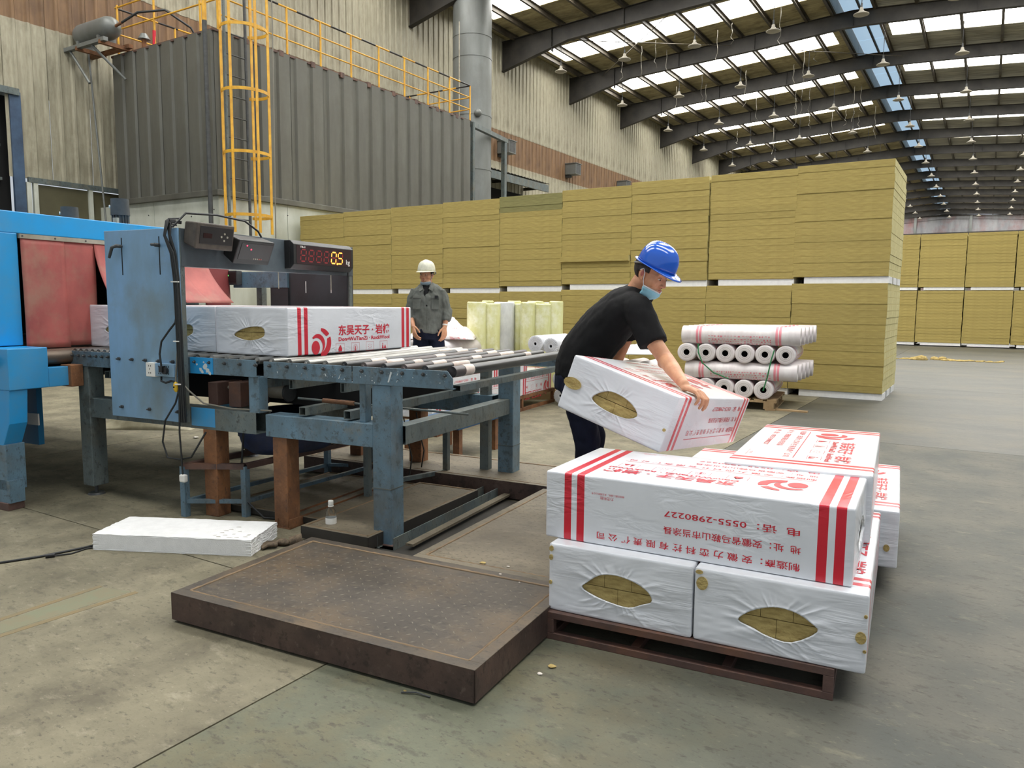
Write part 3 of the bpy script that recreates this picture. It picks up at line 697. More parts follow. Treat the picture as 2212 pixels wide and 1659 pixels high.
for a, b in ((-4.985, BN + .06), (-4.985, BF - .06)):
    MB().box(a - .055, a + .055, b - .06, b + .06, .07, .925).build('leg', greysteel, c1, bev=.005)
    MB().cyl((a, b, .012), (a, b, .07), .012, n=8).cyl((a, b, 0), (a, b, .014), .06, .05, n=18).build('levelling_foot', motor, c1)
for b in (BN + .06, BF - .06):
    MB().box(-3.855, -3.745, b - .055, b + .055, 0, .57).build('rusty_leg', rust, c1, bev=.005)['label'] = 'orange rusted square leg'
for a, b in ((-3.42, BN + .05), (-3.42, BF - .05), (-4.60, BN + .05)):
    MB().box(a - .04, a + .04, b - .04, b + .04, .70, .925).build('upright', bluesteel, c1, bev=.003)
for a in (-4.8, -3.45): MB().tube_box((a, BN + .05, .87), (a, BF - .05, .87), .05, .05).build('cross_bar', greysteel, c1)
# drive unit hidden inside
dv = thing('drive_unit', 'dark drive motor with roller between brackets under the gate', 'motor', 'G', (-3.75, 3.9, .7))
MB().box(-3.90, -3.82, BN + .1, BN + .32, .71, .86).build('bracket', rustdk, dv, bev=.004); MB().box(-3.72, -3.62, BN + .1, BN + .36, .71, .87).build('bracket', rustdk, dv, bev=.004)
MB().cyl((-3.9, BN + .2, .82), (-3.6, BN + .2, .82), .012, n=8).build('shaft', alu, dv)
MB().cyl((-3.60, BN + .36, .79), (-3.46, BN + .36, .79), .045, n=18).build('motor_body', alu, dv); MB().cyl((-3.46, BN + .36, .79), (-3.44, BN + .36, .79), .06, n=18).build('end_flange', motor, dv)
MB().box(-4.85, -2.8, BN + .42, BF - .25, .705, .89).build('gearbox_tray', black, dv)

# second conveyor: discharge table
c2 = thing('roller_conveyor', 'blue roller table with white tape wrapped rollers at the discharge end', 'conveyor', 'G', (-2.66, 4.3, 0), 'roller conveyors')
side_rail(c2, -3.322, -2.668, BN); side_rail(c2, -2.660, -2.003, BN, chamfer=True)
side_rail(c2, -3.322, -2.668, BF, near=False); side_rail(c2, -2.660, -2.003, BF, near=False)
ba = [-3.27 + .1355 * k for k in range(10)]
bolts(c2, ba, BN, 1.0)
kinds = 'zzzzkdkdkd'
wr_ = []
for i in range(10):
    base = 3.66 + .02 * i
    if i >= 4: wr_.append((i, base + rr.uniform(-.03, .05), base + .13 + rr.uniform(0, .06)))
    if i >= 3: wr_.append((i, 4.78 + rr.uniform(-.08, .08), 4.93 + rr.uniform(-.03, .06)))
    if i in (5, 7, 9): wr_.append((i, 4.3, 4.42))
rollers(c2, ba[:9], BN, BF, kinds, wraps=wr_)
o = MB().cyl((ba[9] + .02, BN + .03, ZR - .03), (ba[9] + .02, BF - .02, ZR - .03), .0305, n=20).build('end_roller', rollerb, c2); o['label'] = 'thick black plastic end roller'
MB().cyl((ba[9] + .02, BN + .03, ZR - .03), (ba[9] + .02, BN + .14, ZR - .03), .031, n=20).build('roller_sleeve', rollerd, o)
MB().cyl((ba[9] + .02, BN + .14, ZR - .03), (ba[9] + .02, BN + .24, ZR - .03), .032, n=20).build('tape_wrap', tape, o)
# paint chips on the side plates
for k in range(64):
    a = -3.28 + rr.random() ** .8 * 1.25; z = .932 + rr.random() * .075; w_ = .0012 + rr.random() ** 3 * .006; h_ = w_ * rr.choice((.6, 1, 1.2, 2.5, 4)); q = rr.uniform(-.5, .5) * h_
    MB().prism([(a, z), (a + w_, z + w_ * .3), (a + w_ * .9 + q, z + h_), (a + q, z + h_ * .8)], BN - .0072, BN - .006, 'y').build('paint_chip', greychip, c2)
MB().prism([(-2.42, .945), (-2.41, .945), (-2.39, 1.0), (-2.40, 1.005)], BN - .0072, BN - .006, 'y').build('paint_chip', greychip, c2)
for b in (BN + .065, BF - .065):
    MB().tube_box((-3.322, b, .632), (-2.53, b, .632), .13, .135, .006).build('lower_beam', bluesteel, c2, bev=.004)
for (a, b) in ((-2.47, BN + .065), (-2.42, BF - .065)):
    MB().box(a - .062, a + .062, b - .065, b + .065, 0, .925).build('leg', bluesteel, c2, bev=.006)
    MB().box(a - .064, a + .064, b - .067, b + .067, .33, .335).build('weld_seam', greysteel, c2)
    MB().box(a - .09, a + .09, b - .08, b + .08, 0, .012).build('foot_plate', rustdk, c2, bev=.003)
MB().box(-2.64, -2.57, BF - .12, BF - .05, 0, .925).build('leg', greysteel, c2, bev=.005)
for b in (BN + .06, BF - .06):
    MB().box(-3.275, -3.165, b - .055, b + .055, 0, .565).build('rusty_leg', rust, c2, bev=.005)['label'] = 'orange rusted square leg'
for b in (BN + .06, BF - .06): MB().box(-2.64, -2.60, b - .03, b + .03, .70, .925).build('upright', bluesteel, c2, bev=.003)
MB().tube_box((-2.43, BN + .12, .628), (-2.43, BF - .1, .628), .09, .11).build('side_beam', greysteel, c2, bev=.004)
MB().tube_box((-3.22, BN + .12, .632), (-3.22, BF - .1, .632), .09, .10).build('side_beam', greysteel, c2, bev=.004)
for a in (-3.05, -2.72):
    MB().tube_box((a, BN + .02, .735), (a, BF - .02, .735), .05, .05).build('cross_tube', greysteel, c2)
for a in (-3.12, -2.74):
    MB().tube_box((a, BN + .005, .895), (a, BF - .02, .895), .028, .055, .003).build('cross_tube', greysteel, c2)
MB().tube_box((-2.0, BN + .03, .93), (-2.0, BF - .03, .93), .05, .035).build('end_bar', greysteel, c2)
# channels on the ground between the legs
def channel(root, a, b0, b1, m, z=.055, w=.07):
    b = MB(); b.box(a - w / 2, a + w / 2, b0, b1, 0, .006); b.box(a - w / 2, a - w / 2 + .006, b0, b1, 0, z); b.box(a + w / 2 - .006, a + w / 2, b0, b1, 0, z)
    return b.build('base_channel', m, root)
channel(c2, -2.41, BN - .06, BF + .03, greysteel, .075, .12); channel(c2, -3.20, BN, BF - .02, rust, .06, .10)
MB().box(-2.30, -2.25, BN - .02, BF - .1, .03, .045).build('guide_strip', platel, c2)

# adjusting screw and control rod under the table
rd = thing('turnbuckle_rod', 'thin threaded rod with a reddish turnbuckle under the roller table', 'rod', 'G', (-3.0, 3.75, .79))
MB().cyl((-3.15, 3.62, .80), (-2.05, 3.78, .755), .007, n=8).build('rod', greysteel, rd); MB().cyl((-2.98, 3.645, .793), (-2.77, 3.675, .785), .014, n=10).build('turnbuckle', rust, rd)

# ---- weighing gate
ga = thing('weighing_gate', 'blue steel weighing gate straddling the conveyor', 'gate', 'G', (-4.27, 4.33, .61))
GN, GF, GA0, GA1 = 3.45, 5.22, -4.605, -3.93
MB().box(GA0, GA1, GN, GN + .012, .612, 1.838).build('near_panel', bluepanel, ga, bev=.003)
MB().box(GA1 - .012, GA1, GN + .012, GN + .045, .612, 1.838).box(GA0, GA0 + .012, GN + .012, GN + .045, .612, 1.838).build('panel_return', greysteel, ga)
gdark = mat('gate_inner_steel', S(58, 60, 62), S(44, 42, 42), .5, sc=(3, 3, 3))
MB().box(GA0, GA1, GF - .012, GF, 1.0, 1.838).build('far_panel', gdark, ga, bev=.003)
MB().box(GA1 - .012, GA1, GF - .05, GF - .012, 1.0, 1.838).build('panel_return', greysteel, ga)
gbeam = mat('gate_beam_steel', S(84, 94, 100), S(62, 68, 72), .45, sc=(3, 3, 3), det=6, stain=S(98, 108, 112), ssc=2, samt=.5)
MB().box(GA1 - .06, GA1 + .004, GN + .02, GF - .005, 1.60, 1.838).build('front_beam', gbeam, ga, bev=.003)
MB().box(-5.23, GA0, GF - .035, GF - .002, 1.505, 1.645).build('side_guard', bluesteel, ga, bev=.003); MB().box(-4.80, GA0, GF - .03, GF - .01, 1.0, 1.505).build('panel_flange', gdark, ga); MB().box(-4.99, -4.93, GF, GF + .06, 1.0, 1.505).build('upright', greysteel, ga)
bolts(ga, [-4.51 + .125 * k for k in range(5)], GN, 1.0); bolts(ga, [-4.50, -4.24, -3.98], GN, .68)
for a in (-4.44, -4.095):
    MB().box(a - .004, a + .004, GN - .001, GN + .0005, 1.55, 1.79).build('adjusting_slot', black, ga)
MB().tube([(-4.44, GN - .001, 1.735), (-4.44, GN - .04, 1.735), (-4.475, GN - .045, 1.725), (-4.505, GN - .045, 1.66)], [.011, .012, .011, .009], 8).build('clamp_lever', motor, ga)
MB().tube([(-4.095, GN - .001, 1.735), (-4.095, GN - .035, 1.735)], .012, 8).cyl((-4.13, GN - .03, 1.738), (-4.06, GN - .03, 1.735), .009, n=8).build('clamp_lever', motor, ga)
for a in (-4.15, -4.42): MB().box(a - .004, a + .004, GF - .0135, GF - .012, 1.46, 1.56).build('adjusting_slot', white, ga)
for b in (4.35, 4.95): MB().box(GA1 - .02, GA1 - .015, b, b + .006, 1.48, 1.6).build('hook', alu, ga)

# text helper
def text_geo(s, size, bold=0.0, align='CENTER', sx=1.0):
    cu = bpy.data.curves.new('t', 'FONT'); cu.body = s; cu.size = size; cu.offset = bold; cu.align_x = align; cu.align_y = 'CENTER'; cu.resolution_u = 2
    ob = bpy.data.objects.new('t', cu); COL.objects.link(ob)
    dg = bpy.context.evaluated_depsgraph_get(); dg.update(); me = bpy.data.meshes.new_from_object(ob.evaluated_get(dg))
    vs = [Vector((q.co.x * sx, q.co.y, 0)) for q in me.vertices]; fs = [tuple(p.vertices) for p in me.polygons]
    bpy.data.objects.remove(ob); bpy.data.curves.remove(cu); bpy.data.meshes.remove(me)
    return vs, fs
def basis(o, r, u):
    r = Vector(r).normalized(); u = Vector(u).normalized(); n = r.cross(u)
    M = Matrix(((r.x, u.x, n.x, o[0]), (r.y, u.y, n.y, o[1]), (r.z, u.z, n.z, o[2]), (0, 0, 0, 1)))
    return M

# ---- LED weight display on the gate beam
ld = thing('weight_display', 'black box LED weight display reading 0.5 kg on the gate beam', 'display', 'G', (-3.87, 4.75, 1.62))
A_ = GA1 + .004
tilt = Matrix.Translation((A_, 4.75, 1.72)) @ Matrix.Rotation(.0, 4, 'Y')
MB().box(A_, A_ + .055, 4.395, 5.10, 1.625, 1.835).build('housing', blacks, ld, bev=.006)
MB().prism([(A_ + .055, 1.835), (A_ + .09, 1.805), (A_ + .09, 1.66), (A_ + .055, 1.625)][::-1], 4.395, 5.10, 'y').build('bezel', blacks, ld, bev=.003)
XF = A_ + .0915
MB().box(XF - .001, XF, 4.425, 5.07, 1.665, 1.80).build('front_window', screen, ld)
def seg7(b, z, w, h, on, t=.0095):
    """segments in the plane a = XF, b to the right"""
    S7 = {'a': ((0, h), (w, h)), 'b': ((w, h), (w, h / 2)), 'c': ((w, h / 2), (w, 0)), 'd': ((0, 0), (w, 0)), 'e': ((0, 0), (0, h / 2)), 'f': ((0, h / 2), (0, h)), 'g': ((0, h / 2), (w, h / 2))}
    for k, (p, q) in S7.items():
        p = Vector(p); q = Vector(q); d = (q - p).normalized(); p = p + d * t * .6; q = q - d * t * .6; n = Vector((-d.y, d.x)) * t / 2
        sl = .12
        pts = [p - d * 0 + n * 0, p + d * t / 2 + n, q - d * t / 2 + n, q, q - d * t / 2 - n, p + d * t / 2 - n]
        vs = [(XF + (.0018 if k in on else .001), b + x.x + x.y * sl, z + x.y) for x in pts]
        MB().add(vs, [tuple(range(6))]).build('lit_segment' if k in on else 'dark_segment', ledon if k in on else ledoff, ld)
W7, H7 = .055, .085
for k in range(4): seg7(4.465 + k * .088, 1.685, W7, H7, '')
seg7(4.465 + 4 * .088, 1.685, W7, H7, 'abcdef'); seg7(4.465 + 5 * .088 - .008, 1.685, W7, H7, 'afgcd')
MB().cyl((XF, 4.893, 1.683), (XF + .002, 4.893, 1.683), .008, n=10).build('decimal_point', ledon, ld)
vs, fs = text_geo('kg', .055, .0008); MB().add(vs, fs, M=basis((XF + .002, 5.025, 1.70), (0, 1, 0), (0, 0, 1))).build('unit_lettering', white, ld)
vs, fs = text_geo('YHL-3', .022, .0004); MB().add(vs, fs, M=basis((XF + .002, 4.49, 1.812 - .024), (0, 1, 0), (0, 0, 1))).build('type_lettering', white, ld)
MB().tube([(A_ + .03, 5.10, 1.79), (A_ + .04, 5.125, 1.80), (A_ + .02, 5.125, 1.74), (A_ + .0, 5.13, 1.2), (A_, 5.13, 1.0)], .007, 6).build('power_lead', cable, ld)

# ---- two controllers on the beam
def controller(nm, lab, b0, b1, z, back, m, panelm, tiltang, h):
    o = thing(nm, lab, 'controller', 'G', (GA1 + .06, (b0 + b1) / 2, z))
    w = b1 - b0; M = Matrix.Translation((GA1 + .075, (b0 + b1) / 2, z)) @ Matrix.Rotation(tiltang, 4, 'Y')
    b = MB(); b.add([(-.06, -w / 2 + .015, -h / 2 + .02), (-.06, w / 2 - .015, -h / 2 + .02), (-.06, w / 2 - .015, h / 2 - .01), (-.06, -w / 2 + .015, h / 2 - .01), (.06, -w / 2, -h / 2), (.06, w / 2, -h / 2), (.06, w / 2, h / 2), (.06, -w / 2, h / 2)], [(3, 2, 1, 0), (4, 5, 6, 7), (0, 1, 5, 4), (1, 2, 6, 5), (2, 3, 7, 6), (3, 0, 4, 7)], M=M)
    b.build('housing', m, o, bev=.008)
    MB().box(.0595, .0625, -w / 2 + .03, w / 2 - .012, -h / 2 + .035, h / 2 - .02, M=M).build('front_panel', panelm, o, bev=.002)
    return o, M, w, h
pdk = mat('controller_front', S(46, 42, 42), S(38, 36, 36), .35, sc=(9, 9, 9))
o, M, w, h = controller('scale_controller', 'dusty brown box controller, left one on the gate beam', 3.47, 3.78, 1.80, 0, devbr, pdk, .18, .165)
for (bb, zz) in ((.045, .005), (.07, .025), (.07, -.018), (.095, .005)): MB().cyl((.0625, bb, zz), (.066, bb, zz), .007, n=10).build('button', alu, o)
MB().box(.0625, .064, -.10, -.03, -.01, .02, M=M).build('dark_display', screen, o)
for q in [c for c in o.children if c.name.startswith('button')]:
    q.data.transform(Matrix.Translation(org_of(o))); q.data.transform(M); q.data.transform(Matrix.Translation(-org_of(o)))
o, M, w, h = controller('scale_controller', 'black sloping controller with red lights, right one on the gate beam', 3.80, 4.13, 1.735, 0, blacks, pdk, .42, .17)
for (bb, zz) in ((-.09, .045), (-.045, .02)): MB().box(.0625, .065, bb, bb + .008, zz, zz + .008, M=M).build('red_light', ledred, o)
for k in range(5): MB().box(.0625, .065, .0 + k * .017, .01 + k * .017, -.045, -.037, M=M).build('key', alu if k < 3 else lips, o)
bs = thing('small_controller', 'small dark controller with a green light on the far side guard', 'controller', 'G', (-5.2, 5.15, 1.53))
MB().box(-5.27, -5.12, GF - .10, GF - .036, 1.53, 1.655).build('housing', motor, bs, bev=.006); MB().box(-5.26, -5.13, GF - .103, GF - .10, 1.55, 1.64).build('front_panel', pdk, bs)
MB().box(-5.24, -5.215, GF - .105, GF - .103, 1.605, 1.618).build('green_light', mat('green_indicator', S(80, 220, 90), em=(.2, .9, .2, 1), ems=1.5), bs)

# ---- cables strapped to the gate
cb = thing('cable_bundle', 'thick bundle of black cables tied down the gate corner', 'cable', 'G', (GA1 + .03, GN - .02, .7))
for k in range(6):
    dx = (k % 3) * .013 - .008; dy = (k // 3) * .013
    MB().tube([(GA1 - .1 + dx + .03 * k % .1, GN + .05, 1.85 + .01 * k), (GA1 - .05 + dx, GN - .02 - dy, 1.86 + .006 * k), (GA1 - .035 + dx - .01 * k, GN - .025 - dy, 1.79), (GA1 - .02 + dx, GN - .02 - dy, 1.68), (GA1 + dx, GN - .02 - dy, 1.52), (GA1 + .006 + dx, GN - .02 - dy, 1.2), (GA1 + .01 + dx, GN - .02 - dy, .9), (GA1 + .01 + dx * 1.4, GN - .02 - dy, .62)], .0068, 6).build('cable', cable, cb)
for z in (1.5, 1.13, .86): MB().cyl((GA1 - .002, GN - .028, z), (GA1 - .002, GN - .028, z + .007), .028, n=12).build('white_cable_tie', white, cb)
c = MB().tube([(GA1 - .02, GN - .02, 1.84), (GA1 + .02, GN + .05, 1.93), (GA1 + .02, 3.75, 1.945), (GA1 + .02, 4.0, 1.93), (GA1 + .04, 4.1, 1.87), (GA1 + .05, 4.12, 1.83)], .007, 6).build('arching_cable', cable, None, fr='G'); tag(c, 'thin black cable arching over the two controllers', 'cable')
so = thing('socket_strip', 'white socket plate and blue double socket box on the gate panel', 'socket', 'G', (-4.06, GN, .94))
MB().box(-4.215, -4.135, GN - .04, GN, .90, .99).build('white_socket', white, so, bev=.003)
MB().box(-4.135, -3.965, GN - .036, GN, .905, .988).build('blue_socket_box', bluepanel, so, bev=.003)
for bx in (-4.19, -4.10, -4.03):
    for (dx, dz, w_, h_) in ((0, .065, .004, .01), (.018, .065, .004, .01), (.008, .045, .004, .009), (.0, .02, .004, .009), (.017, .02, .004, .009)):
        MB().box(bx + dx, bx + dx + w_, GN - .0412, GN - .039, .90 + dz, .90 + dz + h_).build('pin_slot', black, so)
pl = thing('power_plug', 'black plug with curved lead pushed into the blue socket', 'plug', 'G', (-4.04, GN - .05, .95))
MB().box(-4.065, -4.035, GN - .07, GN - .038, .935, .975).cyl((-4.03, GN - .06, .945), (-4.03, GN - .04, .945), .022, n=14).build('plug_body', blacks, pl, bev=.003)
MB().tube([(-4.055, GN - .055, .975), (-4.065, GN - .055, 1.05), (-4.05, GN - .05, 1.13), (-3.99, GN - .04, 1.2), (-3.945, GN - .03, 1.25), (-3.935, GN - .02, 1.33)], .0065, 6).build('lead', cable, pl)
yb = thing('yellow_pendant_switch', 'small yellow cable switch hanging at the gate corner', 'switch', 'G', (-3.95, GN - .03, .85))
MB().ell((-3.955, GN - .035, .845), (.018, .016, .034)).build('switch_body', yellow, yb); MB().tube([(-3.955, GN - .035, .875), (-3.953, GN - .03, .95), (-3.94, GN - .025, 1.08)], .005, 6).build('white_lead', cableg, yb); MB().cyl((-3.955, GN - .053, .845), (-3.955, GN - .047, .845), .006, n=8).build('button', black, yb)
MB().tube([(-4.10, GN - .02, .905), (-4.09, GN - .03, .875), (-4.05, GN - .03, .865), (-4.0, GN - .03, .88), (-3.965, GN - .03, .875)], .007, 6).build('looped_lead', cable, so)
wsw = thing('white_hanging_switch', 'white rocker switch hanging from a black cable above the floor', 'switch', 'G', (-3.93, GN - .03, .25))
MB().box(-3.945, -3.895, GN - .05, GN - .02, .235, .285).build('switch_body', white, wsw, bev=.008)
MB().tube([(-3.925, GN - .035, .285), (-3.93, GN - .035, .4), (-3.945, GN - .03, .55), (-3.94, GN - .03, .66), (-3.935, GN - .025, .9)], .006, 6).build('cable', cable, wsw)
c = MB().tube([(-3.93, GN - .03, .84), (-3.97, GN - .03, .74), (-4.07, GN - .03, .62), (-4.10, GN - .03, .48), (-4.06, GN - .03, .38), (-3.96, GN - .02, .375), (-3.86, GN - .02, .40), (-3.80, GN, .5), (-3.78, GN + .03, .56)], .006, 6).build('slack_cable', cable, None, fr='G'); tag(c, 'slack black cable looping below the gate panel', 'cable')
c = MB().tube([(-3.93, GN - .02, .88), (-3.88, GN, .82), (-3.78, GN + .02, .745), (-3.6, GN + .08, .715), (-3.3, GN + .1, .72)], .0055, 6).build('sagging_cable', cableg, None, fr='G'); tag(c, 'grey cable sagging from the gate corner onto the lower beam', 'cable')
c = MB().tube([(-3.70, BN + .2, .56), (-3.68, BN + .15, .3), (-3.62, BN + .1, .12), (-3.45, BN + .1, .01), (-3.1, BN + .2, .006)], .007, 6).build('drooping_cable', cable, None, fr='G'); tag(c, 'black cable drooping to the floor behind the rusty leg', 'cable')
for k, (a, b_) in enumerate(((-2.95, 4.3), (-2.86, 4.5), (-2.8, 4.25))):
    c = MB().tube([(a, b_, .62), (a + .02, b_, .5), (a + .05, b_ + .02, .35), (a + .01, b_ + .05, .22)], .005, 5).build('loose_wire', cable, None, fr='G'); tag(c, '%s thin loose wire from the left hanging under the roller table' % ordn[k], 'wire', 'loose wires under the roller table')

# ================================================================== SHRINK TUNNEL (blue machine at the left edge)
mc = thing('shrink_tunnel', 'bright blue shrink wrapping tunnel with red curtain at the left edge', 'machine', 'G', (-6, 4.2, 0))
TA = -5.24; TN, TF = 3.02, 5.45
MB().box(-8.6, TA, TN, TN + .26, 1.075, 1.83).build('side_column', cyan, mc, bev=.006)
MB().box(-8.6, -5.95, TF - .2, TF, 1.075, 1.83).build('side_column', motor, mc, bev=.006)
MB().box(-8.6, TA - .001, TN, TF, 1.83, 1.975).build('header_beam', cyan, mc, bev=.006)
MB().box(-8.6, TA - .35, TN + .26, TF - .2, 1.80, 1.83).build('tunnel_roof', black, mc); MB().box(-7.6, -7.55, TN + .26, TF - .2, 1.05, 1.8).build('tunnel_dark', black, mc)
MB().box(-8.6, -4.99, TN - .005, TN + .26, .80, 1.07).build('belt_side_box', cyan, mc, bev=.006)
MB().box(-8.6, -4.99, TF - .26, TF, .80, 1.07).build('belt_side_box', cyan, mc, bev=.006)
MB().box(-8.6, -5.13, TN + .26, TF - .26, 1.02, 1.042).build('conveyor_belt', mat('brown_belt', S(128, 100, 84), S(92, 76, 66), .7, sc=(4, 4, 4)), mc)
MB().cyl((-5.12, TN + .26, .99), (-5.12, TF - .26, .99), .052, n=22).build('end_drum', mat('worn_drum', S(112, 98, 84), S(78, 70, 64), .45, .4, sc=(8, 3, 8)), mc)
MB().box(-8.6, -5.1, TN + .28, TF - .28, .84, .93).build('inner_frame', black, mc)
MB().box(-5.07, -4.995, TN + .262, TN + .46, .80, .93).build('link_beam', cyan, mc, bev=.003)
MB().box(-5.075, -4.965, TN + .40, TN + .49, .79, .94).build('rusty_joint_bracket', rust, mc, bev=.004)
M = Matrix.Translation((-5.12, TN - .005, .985)) @ Matrix.Rotation(PI / 2, 4, 'X')
MB().lathe([(.001, .05), (.02, .05), (.022, .03), (.04, .028), (.045, .0)], 18, M).build('shaft_bearing', motor, mc, fix=True)
for k in range(4): MB().cyl((-5.12 + .028 * math.cos(k * 1.57 + .8), TN - .005, .985 + .028 * math.sin(k * 1.57 + .8)), (-5.12 + .028 * math.cos(k * 1.57 + .8), TN - .04, .985 + .028 * math.sin(k * 1.57 + .8)), .008, n=6).build('bolt', alu, mc)
for b0 in (TN - .002, TF - .2):
    MB().prism([(-5.55, .80), (-5.0, .80), (-5.02, .58), (-5.10, .42), (-5.24, .42), (-5.24, .22), (-5.55, .22)][::-1], b0, b0 + .12, 'y').build('leg_plate', cyan, mc, bev=.004)
    MB().box(-5.30, -5.08, b0, b0 + .13, .13, .44).build('leg', bluesteel, mc, bev=.005)
    MB().box(-5.2, -5.06, b0 + .0, b0 + .1, .05, .2).build('leg_foot', bluesteel, mc); MB().box(-5.21, -5.07, b0 - .01, b0 + .1, 0, .05).build('rusty_shoe', rustdk, mc, bev=.003)
MB().box(-8.6, -5.2, TN + .3, TN + .34, .38, .8).build('lower_tray', mat('dim_blue_tray', S(24, 92, 128), rough=.5), mc)
for a in (-5.6, -5.3): MB().box(a, a + .12, TN + .29, TN + .30, .52, .6).build('label_plate', card, mc)
MB().box(TA, TA + .022, TN + .262, TF - .2, 1.798, 1.828).build('curtain_strip_bar', alu, mc)
for k in range(9): MB().cyl((TA + .022, TN + .28 + k * .23, 1.813), (TA + .026, TN + .28 + k * .23, 1.813), .006, n=8).build('screw', motor, mc)
def curtain(b0, b1, lift, m, zb=1.05, ph=0.0, dep=.0):
    nb_, nz = 10, 18; b = MB(); vs = []
    for j in range(nz + 1):
        t = j / nz; z = 1.802 - (1.802 - zb) * t
        for i in range(nb_ + 1):
            s = i / nb_; bb = b0 + (b1 - b0) * s
            da = .01 + dep + .012 * math.sin(s * 5 + ph + t * 3) * t + lift * (t ** 1.8)
            vs.append((TA + da, bb - .01 * t * math.sin(ph), z))
    fs = [(j * (nb_ + 1) + i, j * (nb_ + 1) + i + 1, (j + 1) * (nb_ + 1) + i + 1, (j + 1) * (nb_ + 1) + i) for j in range(nz) for i in range(nb_)]
    b.add(vs, fs, True); o = b.build('curtain_strip', m, mc); s_ = o.modifiers.new('thick', 'SOLIDIFY'); s_.thickness = .004
curtain(3.29, 3.60, .01, redcurt, 1.05, .3); curtain(3.59, 3.84, .0, redcurt, 1.06, 2, -.006)
curtain(3.83, 4.08, .20, redcurt, 1.372, 1); curtain(4.07, 4.33, .30, redcurt, 1.37, 4); curtain(4.32, 4.58, .36, redcurt, 1.37, 5)
curtain(4.57, 4.86, .34, redcurt, 1.37, 2.5); curtain(4.85, 5.13, .05, redcurt2, 1.06, 3)
# motors and junction box on the tunnel roof
def vmotor(a, b, z, lab, h=.2, r=.075):
    o = thing('fan_motor', lab, 'motor', 'G', (a, b, z), 'fan motors on the tunnel roof')
    bb = MB(); bb.cyl((a, b, z), (a, b, z + h * .6), r * .8, n=20)
    for k in range(16):
        t = k * PI / 8; bb.box(a + math.cos(t) * r * .88 - .005, a + math.cos(t) * r * .88 + .005, b + math.sin(t) * r * .88 - .005, b + math.sin(t) * r * .88 + .005, z + .02, z + h * .58)
    bb.build('ribbed_body', motor, o); MB().cyl((a, b, z + h * .58), (a, b, z + h * .62), r * 1.05, n=20).cyl((a, b, z + h * .62), (a, b, z + h), r * 1.05, r, n=20).build('fan_cowl', motor, o, bev=.006)
    MB().box(a + r * .2, a + r * .9, b - r * 1.2, b - r * .9, z + .02, z + h * .5).build('terminal_plate', alu, o); MB().cyl((a - r * .7, b - r * .8, z + h * .8), (a - r * .75, b - r * .9, z + h * .8), .014, n=10).build('round_label', white, o)
vmotor(-7.08, 4.95, 1.975, 'dark fan motor at the left on the blue tunnel roof', .30, .075)
vmotor(-6.56, 5.1, 1.975, 'larger dark fan motor right of the conduit on the blue tunnel roof', .37, .08)
vmotor(-7.9, 4.55, 1.975, 'dark fan motor cut off at the left edge of the picture', .36, .07); vmotor(-7.62, 4.6, 1.975, 'short fan motor near the left edge of the picture', .24, .045)
jb = thing('junction_box', 'small grey junction box with a blue sticker at the foot of the conduit', 'box', 'G', (-6.6, 4.85, 1.975))
MB().box(-6.68, -6.52, 4.80, 4.92, 1.975, 2.11).build('housing', motor, jb, bev=.01); MB().cyl((-6.63, 4.798, 2.05), (-6.63, 4.79, 2.05), .028, n=14).build('blue_sticker', bluepanel, jb)
MB().tube([(-6.53, 4.79, 2.06), (-6.48, 4.77, 2.07), (-6.46, 4.77, 2.0), (-6.44, 4.77, 1.98)], .012, 6).build('flex_lead', cableg, jb)

